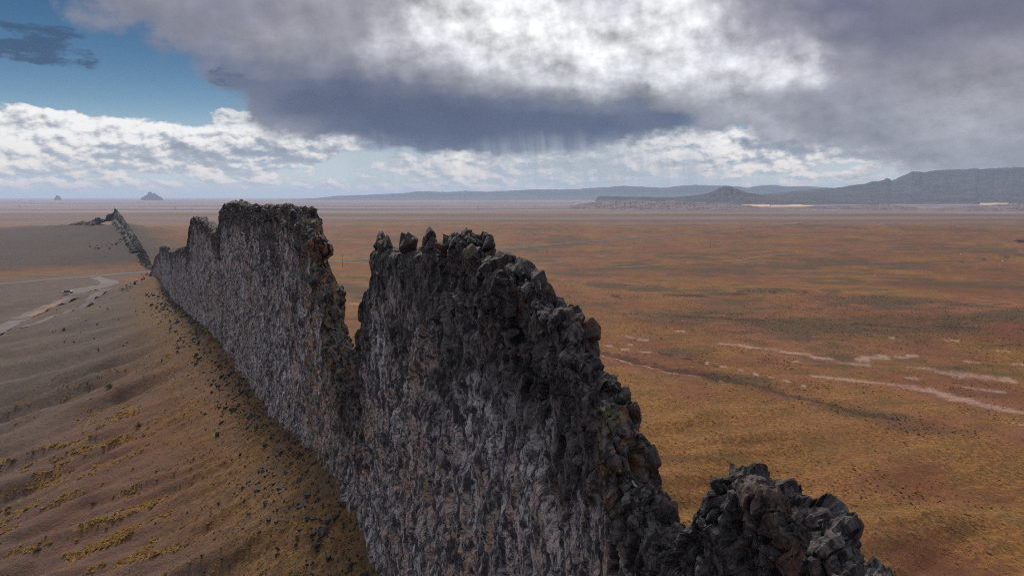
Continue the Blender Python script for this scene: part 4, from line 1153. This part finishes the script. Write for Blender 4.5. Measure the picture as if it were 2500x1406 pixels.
block_me = [rock_mesh(700 + i, block_m, 14 + i % 5, 0.05) for i in range(12)]
loose_me = [rock_mesh(740 + i, loose_m, 9 + i % 4, 0.04) for i in range(8)]

ORD = lambda k: f"{k}{'th' if 10 <= k % 100 <= 20 else {1: 'st', 2: 'nd', 3: 'rd'}.get(k % 10, 'th')}"

# blocks crowning the dike: parts of it
def crest_block(s, nn, z, size, rr_):
    x = (WALL_D + half + nn) * NX + s * UX
    y = (WALL_D + half + nn) * NY + s * UY
    link("rock_block", rr_.choice(block_me), dike, (x, y, z), (rr_.uniform(-0.5, 0.5), rr_.uniform(-0.5, 0.5), rr_.uniform(0, 6.3)),
         (size * rr_.uniform(0.6, 1.15), size * rr_.uniform(0.6, 1.0), size * rr_.uniform(0.6, 1.1)))
rb = random.Random(5)
for (px, py, size, off) in [(1525, 945, 0.95, 2.2), (1320, 668, 1.15, 1.9), (1345, 700, 0.8, 2.0), (1300, 690, 0.9, 1.4), (1440, 785, 0.9, 2.0), (1245, 625, 1.0, 1.8), (1225, 612, 0.8, 1.4), (1190, 580, 0.9, 1.3), (1098, 578, 1.5, 1.2), (1560, 985, 0.7, 2.2), (1600, 1095, 0.75, 2.1), (1640, 1225, 0.85, 2.0), (1652, 1250, 0.6, 2.1),
                            (1748, 1165, 0.50, 0.7), (1786, 1158, 0.50, 1.0), (1830, 1185, 0.55, 1.3), (1880, 1200, 0.70, 1.2), (1915, 1215, 0.6, 1.6), (1940, 1250, 0.65, 1.4), (1985, 1265, 0.60, 1.9), (1900, 1260, 0.7, 0.7), (1845, 1235, 0.6, 0.6),
                            (2035, 1315, 0.42, 1.9), (2000, 1310, 0.55, 1.4), (2055, 1345, 0.40, 1.9), (1960, 1320, 0.55, 0.8), (1880, 1330, 0.6, 0.2), (1770, 1230, 0.55, 0.2), (2090, 1385, 0.45, 1.7)]:
    s_, z_ = on_wall(px, py, off)
    crest_block(s_, (off - half) * 0.8, z_ - 0.5 * size, size * 0.85, rb)
for (px, py, sx_, sz_) in [(931, 590, 0.62, 0.95), (948, 594, 0.60, 0.80), (938, 606, 0.80, 0.80), (922, 604, 0.5, 0.8), (988, 590, 0.60, 0.92), (1005, 588, 0.62, 0.85), (997, 606, 0.82, 0.8),
                         (1050, 574, 0.46, 0.62), (1040, 592, 0.48, 0.70), (1053, 600, 0.50, 0.80), (1044, 614, 0.60, 0.7)]:       # the three knobs on the near tower
    s_, z_ = on_wall(px, py, 0.7)
    x = (WALL_D + 0.7) * NX + s_ * UX; y = (WALL_D + 0.7) * NY + s_ * UY
    link("rock_block", rb.choice(block_me), dike, (x, y, z_), (rb.uniform(-0.25, 0.25), rb.uniform(-0.25, 0.25), rb.uniform(0, 6.3)), (sx_, sx_ * 0.9, sz_))
for i in range(120):
    px = rb.choice([rb.uniform(1130, 1660), rb.uniform(1130, 1660), rb.uniform(1735, 2140), rb.uniform(545, 860)])
    s_ = s_px(px)
    z_ = float(crest(s_))
    near = 0.55 if px > 1700 else (0.62 if px > 900 else 0.8)
    size = near * rb.uniform(0.3, 1.1)
    dn_ = rb.choice([0.1, 0.4, 0.9, 1.6, 2.6])
    crest_block(s_, rb.uniform(-0.9, 0.8) if dn_ < 0.5 else rb.choice([-0.9, 0.75]), z_ - dn_ - 0.45 * size, size * 0.85, rb)

def loose_rock(px, py, size, label, group, rr_):
    x, y, z = hit(px, py)
    sc = (size * rr_.uniform(0.8, 1.4), size * rr_.uniform(0.7, 1.1), size * rr_.uniform(0.55, 0.9))
    return tag(link("rock", rr_.choice(loose_me), None, (x, y, z + 0.18 * size), (rr_.uniform(-0.4, 0.4), rr_.uniform(-0.4, 0.4), rr_.uniform(0, 6.3)), sc), label, "rock", group)
def px_size(px, py, wpx):
    """radius in metres of something wpx photo pixels wide there"""
    x, y, z = hit(px, py)
    return 0.5 * wpx * y / F_PX
rl = random.Random(9)
NEAR = [(747, 1154, 16), (669, 1183, 12), (631, 1199, 14), (694, 1223, 11), (605, 1254, 10), (674, 1274, 13), (634, 1299, 11), (789, 1239, 13), (698, 1328, 15), (749, 1379, 17), (542, 1363, 13), (856, 1392, 16), (676, 1354, 12), (725, 1118, 14), (676, 1247, 15),
        (524, 1316, 9), (587, 1232, 8), (560, 1377, 8), (718, 1261, 9), (736, 1250, 8), (480, 1330, 8), (610, 1330, 8), (650, 1390, 10), (800, 1310, 9), (820, 1350, 10), (770, 1290, 8), (700, 1180, 7), (560, 1180, 7), (590, 1290, 8), (640, 1240, 7), (500, 1395, 9), (860, 1330, 9)]
for k, (px, py, w) in enumerate(sorted(NEAR)):
    loose_rock(px, py, px_size(px, py, w), f"dark angular rock, {ORD(k + 1)} from the left of those strewn on the near brown slope", "rocks strewn on the near slope", rl)
SAND = [(129, 810, 6), (135, 809, 5), (191, 781, 5), (202, 786, 5), (181, 834, 6), (157, 834, 6), (159, 829, 6), (156, 846, 5), (147, 849, 5), (230, 826, 5), (262, 754, 7), (222, 745, 7), (245, 749, 5), (240, 853, 7), (279, 853, 6), (273, 858, 6), (356, 741, 6), (318, 727, 6), (138, 757, 4), (218, 790, 4), (180, 812, 4), (197, 812, 4), (117, 842, 4), (250, 800, 4), (290, 780, 5), (335, 770, 5), (310, 800, 5)]
for k, (px, py, w) in enumerate(sorted(SAND)):
    loose_rock(px, py, px_size(px, py, w), f"small dark rock, {ORD(k + 1)} from the left of the small ones on the grey sand", "rocks on the grey sand", rl)
loose_rock(210, 785, px_size(210, 785, 11), "largest dark boulder on the grey sand, right of the gravel track", "rocks on the grey sand", rl)
loose_rock(156, 804, px_size(156, 804, 9), "dark boulder on the grey sand beside two smaller rocks on its left", "rocks on the grey sand", rl)
loose_rock(238, 791, px_size(238, 791, 7), "single dark boulder to the right of the largest one on the grey sand", "rocks on the grey sand", rl)
spots = []
for i in range(55):
    t_ = rl.random() ** 0.8
    spots.append((378 - 85 * t_ + rl.gauss(0, 4), 664 + 40 * t_ + rl.gauss(0, 4) + (4 if t_ > 0.5 else 0), rl.uniform(3.5, 8.5) * (1.1 - 0.3 * t_)))
for k, (px, py, w) in enumerate(sorted(spots)):
    loose_rock(px, py, px_size(px, py, w), f"black rock, {ORD(k + 1)} from the left in the rubble trail at the wall's far foot", "rubble at the far end of the wall", rl)
spots = []
for i in range(40):
    t_ = rl.random()
    bx_, by_ = np.interp(t_, [0, .3, .6, 1], [400, 520, 650, 900]), np.interp(t_, [0, .3, .6, 1], [715, 822, 990, 1330])
    spots.append((bx_ - abs(rl.gauss(0, 45)) - 6, by_ + abs(rl.gauss(0, 18)) + 2, rl.uniform(3.0, 7.5)))
for k, (px, py, w) in enumerate(sorted(spots)):
    loose_rock(px, py, px_size(px, py, w), f"small dark rock, {ORD(k + 1)} from the left of those fallen close below the wall face", "rocks fallen below the wall face", rl)
spots = []
for i in range(24):
    t_ = rl.random()
    spots.append((215 + 100 * t_ + rl.gauss(0, 8), 608 - 22 * t_ + rl.gauss(0, 3), rl.uniform(4.0, 9.0)))
for k, (px, py, w) in enumerate(sorted(spots)):
    loose_rock(px, py, px_size(px, py, w), f"dark boulder, {ORD(k + 1)} from the left in the band across the far ridge's flank", "boulders on the far ridge flank", rl)
white_m = plain_mat("white_scrap", (0.72, 0.72, 0.72), 0.6)
scrap_me = rock_mesh(790, white_m, 10)
for px, py, w, lb in ((2345, 620, 3.4, "white speck of scrap on the plain left below the house"), (2443, 642, 4.5, "lower white object lying in the dark wash below the house"), (2447, 637.5, 4.5, "upper white object lying in the dark wash below the house"), (2468, 722, 5.0, "white object lying alone on the right plain")):
    x, y, z = hit(px, py); s_ = px_size(px, py, w)
    tag(link("scrap", scrap_me, None, (x, y, z + 0.2 * s_), (0, 0, px), (s_ * 1.4, s_ * 0.8, s_ * 0.5)), lb, "scrap")

# ------------------------------------------------------------------ plants
def leaf_mat(name, cols):
    m, nt, b = material(name)
    pos = nt.new('ShaderNodeNewGeometry').outputs['Position']
    oi = nt.new('ShaderNodeObjectInfo').outputs['Random']
    f = nt.math('ADD', nt.math('MULTIPLY', oi, 0.6), nt.math('MULTIPLY', nt.noise(pos, 0.06, 4.0, 0.6), 0.4))
    col = nt.ramp(f, [(i / (len(cols) - 1), c_) for i, c_ in enumerate(cols)])
    nt.put(b.inputs['Base Color'], col)
    tr = nt.new('ShaderNodeBsdfTranslucent'); nt.put(tr.inputs[0], col)       # thin dry blades let light through
    mx = nt.new('ShaderNodeMixShader'); mx.inputs[0].default_value = 0.45
    nt.put(mx.inputs[1], b.outputs[0]); nt.put(mx.inputs[2], tr.outputs[0])
    out = [n_ for n_ in m.node_tree.nodes if n_.type == 'OUTPUT_MATERIAL'][0]
    nt.put(out.inputs[0], mx.outputs[0])
    b.inputs['Roughness'].default_value = 0.8
    b.inputs['Specular IOR Level'].default_value = 0.15
    return m
gold_m = leaf_mat("golden_grass", [(0.25, 0.138, 0.050), (0.37, 0.225, 0.082), (0.48, 0.33, 0.130), (0.28, 0.21, 0.085)])
dark_m = leaf_mat("dark_brush", [(0.065, 0.042, 0.028), (0.090, 0.060, 0.034), (0.105, 0.085, 0.036), (0.12, 0.072, 0.042)])
green_m = leaf_mat("green_shrub", [(0.050, 0.060, 0.022), (0.075, 0.080, 0.030), (0.10, 0.095, 0.035)])
def tuft_mesh(seed, mat, n=26, spread=0.5, h=0.6, w=0.07):
    """blades fanning out of one root"""
    r_ = random.Random(seed)
    V, Fc = [], []
    for i in range(n):
        a = r_.uniform(0, 2 * math.pi); rad_ = spread * math.sqrt(r_.random()) * 0.55
        bx_, by_ = rad_ * math.cos(a), rad_ * math.sin(a)
        ln = r_.uniform(0.6, 1.0); out = r_.uniform(0.15, 0.9) * spread
        tx_, ty_, tz_ = bx_ + out * math.cos(a) + r_.gauss(0, .06), by_ + out * math.sin(a) + r_.gauss(0, .06), h * ln * (1.1 - 0.45 * out / spread)
        px_, py_ = -math.sin(a) * w, math.cos(a) * w
        k = len(V)
        mx, my, mz = bx_ + 0.4 * (tx_ - bx_), by_ + 0.4 * (ty_ - by_), tz_ * 0.62
        V += [(bx_ - px_, by_ - py_, -0.05), (bx_ + px_, by_ + py_, -0.05), (mx + px_ * 1.3, my + py_ * 1.3, mz), (mx - px_ * 1.3, my - py_ * 1.3, mz), (tx_, ty_, tz_)]
        Fc += [(k, k + 1, k + 2, k + 3), (k + 3, k + 2, k + 4)]
    me = bpy.data.meshes.new("tuft")
    me.from_pydata(V, [], Fc); me.update()
    me.materials.append(mat)
    return me
def shrub_mesh(seed, mat, n=220):
    """rounded desert shrub: many small leaves through a lumpy dome"""
    r_ = random.Random(seed)
    lob = [(r_.gauss(0, .35), r_.gauss(0, .35), r_.uniform(.25, .6), r_.uniform(.3, .55)) for _ in range(7)]
    V, Fc = [], []
    for i in range(n):
        cx_, cy_, cz_, cr_ = r_.choice(lob)
        v = Vector((r_.gauss(0, 1), r_.gauss(0, 1), r_.gauss(0, 1))).normalized() * cr_ * r_.uniform(0.55, 1.0)
        p = Vector((cx_ + v.x, cy_ + v.y, max(0.03, cz_ + v.z * 0.8)))
        a = Vector((r_.gauss(0, 1), r_.gauss(0, 1), r_.gauss(0, 1))).normalized(); c_ = a.orthogonal().normalized()
        k = len(V); q = r_.uniform(0.06, 0.12)
        V += [tuple(p - a * q), tuple(p + c_ * q * 0.6), tuple(p + a * q), tuple(p - c_ * q * 0.6)]
        Fc.append((k, k + 1, k + 2, k + 3))
    me = bpy.data.meshes.new("foliage")
    me.from_pydata(V, [], Fc); me.update()
    me.materials.append(mat)
    return me
stem_m = plain_mat("shrub_stem", (0.09, 0.06, 0.04), 0.9)
def shrub(px, py, wpx, mat, label, seed):
    x, y, z = hit(px, py); s_ = px_size(px, py, wpx)
    t = tag(link("shrub", None, loc=(x, y, z - 0.03)), label, "shrub", "shrubs on the left slope")
    bm = bmesh.new()
    for k in range(5):
        a = k * 1.256 + seed
        tube(bm, (0, 0, -0.05), (0.45 * s_ * math.cos(a), 0.45 * s_ * math.sin(a), 0.5 * s_), 0.03, 0.015, 5)
    bm_obj("stem", bm, stem_m, t)
    link("foliage", shrub_mesh(seed, mat), t, scale=(s_, s_, s_ * 0.8))
for i, (px, py, w, m_, lb) in enumerate([
    (266, 947, 30, green_m, "green shrub growing alone on the bare sandy patch of the spur"), (80, 1106, 22, green_m, "dark green shrub at the left, low on the sand beside golden clumps"), (30, 1128, 26, dark_m, "dark shrub near the left edge below the golden clumps"),
    (20, 1255, 24, green_m, "green shrub at the very left edge, lower down"), (230, 1230, 22, dark_m, "brown shrub in the middle of the lower sandy slope"), (335, 1042, 34, dark_m, "wide brown shrub under the bare sandy patch"), (90, 1345, 30, dark_m, "reddish brown shrub in the lower left corner"),
    (278, 1130, 28, gold_m, "big golden shrub in the centre of the left slope"), (232, 1140, 24, gold_m, "golden shrub with a dark base left of the biggest golden one"), (838, 1148, 22, gold_m, "straw coloured bush at the wall's foot, upper one"), (840, 1238, 26, dark_m, "grey round bush against the wall's foot, lower one"),
    (425, 1150, 22, gold_m, "lone golden bush right of the sandy streaks"), (466, 1142, 18, gold_m, "small golden bush halfway between sand and wall"), (405, 870, 30, gold_m, "golden bush crowning the top of the bare sandy patch")]):
    shrub(px, py, w, m_, lb, 820 + i)

# uncountable grass: point cloud carrying instanced tufts
def scatter(name, label, X, Y, scale, meshes, seed):
    Z = ground_z(X, Y)
    me = bpy.data.meshes.new(name)
    me.vertices.add(len(X))
    me.vertices.foreach_set("co", np.stack([X, Y, Z], -1).reshape(-1).astype(np.float32))
    attr(me, "tsize", scale)
    attr(me, "pick", np.random.default_rng(seed).integers(0, len(meshes), len(X)))
    ob = tag(link(name, me), label, None, None, "stuff")
    coll = bpy.data.collections.new(name + "_kinds")
    for i, m_ in enumerate(meshes):
        coll.objects.link(bpy.data.objects.new("tuft_kind", m_))
    ng = bpy.data.node_groups.new(name, 'GeometryNodeTree')
    ng.interface.new_socket("Geometry", in_out='INPUT', socket_type='NodeSocketGeometry')
    ng.interface.new_socket("Geometry", in_out='OUTPUT', socket_type='NodeSocketGeometry')
    N_ = ng.nodes.new
    gi, go = N_('NodeGroupInput'), N_('NodeGroupOutput')
    ci_ = N_('GeometryNodeCollectionInfo'); ci_.inputs[0].default_value = coll; ci_.inputs[1].default_value = True; ci_.inputs[2].default_value = True
    ip = N_('GeometryNodeInstanceOnPoints'); ip.inputs['Pick Instance'].default_value = True
    na = N_('GeometryNodeInputNamedAttribute'); na.data_type = 'FLOAT'; na.inputs[0].default_value = "tsize"
    nb = N_('GeometryNodeInputNamedAttribute'); nb.data_type = 'FLOAT'; nb.inputs[0].default_value = "pick"
    rv = N_('FunctionNodeRandomValue'); rv.data_type = 'FLOAT_VECTOR'; rv.inputs[0].default_value = (-0.15, -0.15, 0); rv.inputs[1].default_value = (0.15, 0.15, 6.28)
    L_ = ng.links.new
    L_(gi.outputs[0], ip.inputs['Points']); L_(ci_.outputs[0], ip.inputs['Instance']); L_(na.outputs[0], ip.inputs['Scale']); L_(nb.outputs[0], ip.inputs['Instance Index']); L_(rv.outputs[0], ip.inputs['Rotation']); L_(ip.outputs[0], go.inputs[0])
    md = ob.modifiers.new("scatter", 'NODES'); md.node_group = ng
    return ob
rg = np.random.default_rng(33)
def wedge(n, r0, r1, a0, a1, pw=1.0):
    """points spread evenly over a fan of ground before the camera"""
    r_ = np.sqrt(rg.uniform(r0 ** (2 / pw), r1 ** (2 / pw), n)) ** pw
    a_ = np.radians(rg.uniform(a0, a1, n))
    return r_ * np.sin(a_), r_ * np.cos(a_)
golds = [tuft_mesh(800 + i, gold_m) for i in range(4)]
darks = [tuft_mesh(810 + i, dark_m, 24, 0.6, 0.55, 0.09) for i in range(4)]
X, Y = wedge(105000, 55, 430, -6, 40, 1.35)
d = X * NX + Y * NY - (WALL_D + WALL_T / 2)
M = ground_masks(X, Y)
keep = (d > 3) & (rg.random(len(X)) < np.clip(0.10 + 0.45 * M['gold'] + 0.7 * fbm2(X / 12, Y / 12, 3, 91) - 0.6 * M['pale'], 0.02, 1))
X, Y = X[keep], Y[keep]
scatter("grass_tufts", "golden grass tufts dotting the plain right of the wall", X, Y, rg.uniform(0.14, 0.42, len(X)) * (1 + 0.9 * (rg.random(len(X)) > 0.95)), golds, 1)
X, Y = wedge(42000, 60, 520, -6, 40, 1.3)
d = X * NX + Y * NY - (WALL_D + WALL_T / 2)
M = ground_masks(X, Y)
keep = (d > 4) & (rg.random(len(X)) < np.clip(-0.05 + 0.75 * M['dark'] + 0.75 * fbm2(X / 22, Y / 22, 3, 93) - 0.6 * M['pale'], 0.0, 1))
X, Y = X[keep], Y[keep]
scatter("brush", "low dark brush stippling the plain right of the wall", X, Y, rg.uniform(0.14, 0.55, len(X)), darks, 2)
X, Y = wedge(170000, 32, 300, -42, 6, 1.5)
d = X * NX + Y * NY - (WALL_D + WALL_T / 2)
M = ground_masks(X, Y)
keep = (d < -1.6) & (rg.random(len(X)) < np.clip(0.42 * (1 - M['sand']) + 0.9 * M['clump'] - 0.3 * M['rust'], 0.02, 1))
X, Y = X[keep], Y[keep]
scatter("grass_tufts", "golden brown grass covering the slope left of the wall", X, Y, rg.uniform(0.08, 0.30, len(X)) * (1 + 0.8 * (rg.random(len(X)) > 0.96)), golds * 3 + darks[:1], 3)

X, Y = wedge(115000, 40, 260, -42, -4, 1.5)
M = ground_masks(X, Y)
keep = rg.random(len(X)) < np.clip(M['clump'] * 1.3 - 0.35, 0, 1)
X, Y = X[keep], Y[keep]
scatter("grass_clumps", "golden clumps of grass streaking down the grey sandy slope", X, Y, rg.uniform(0.22, 0.62, len(X)), golds, 4)

# talus crumbled from the wall along its foot
S_ = rg.uniform(-20, 430, 11000); S_ = S_[rg.random(len(S_)) < np.clip(70 / (np.abs(S_) + 40), 0, 1)]
D_ = -(1.2 + np.abs(rg.normal(0, 1, len(S_))) * (1.2 + 5.5 * np.clip(0.4 + fbm2(S_ / 9, S_ * 0, 3, 97), 0, 1)))
D_ = np.where(rg.random(len(S_)) < 0.25, -D_ * 0.8, D_)
X = (WALL_D + half + D_) * NX + S_ * UX; Y = (WALL_D + half + D_) * NY + S_ * UY
sz = rg.uniform(0.05, 0.16, len(X)) * (1 + 2.4 * rg.random(len(X)) ** 6) * (1 + S_ / 200)
scatter("rubble", "dark rock rubble strewn along the foot of the wall", X, Y, sz, loose_me, 5)

# ------------------------------------------------------------------ air
hz = bpy.data.materials.new("haze_air"); hz.use_nodes = True
ht = NT(hz.node_tree); hz.node_tree.nodes.clear()
vol = ht.new('ShaderNodeVolumePrincipled')
vol.inputs['Color'].default_value = (0.60, 0.75, 1.0, 1)
vol.inputs['Density'].default_value = 4.8e-5
vol.inputs['Anisotropy'].default_value = 0.2
ho = ht.new('ShaderNodeOutputMaterial'); ht.put(ho.inputs['Volume'], vol.outputs[0])
bm = bmesh.new(); box(bm, (0, 0, 200), (92000, 92000, 440))
haze = bm_obj("haze", bm, hz)
tag(haze, "pale blue air thickening towards the horizon", None, None, "stuff")
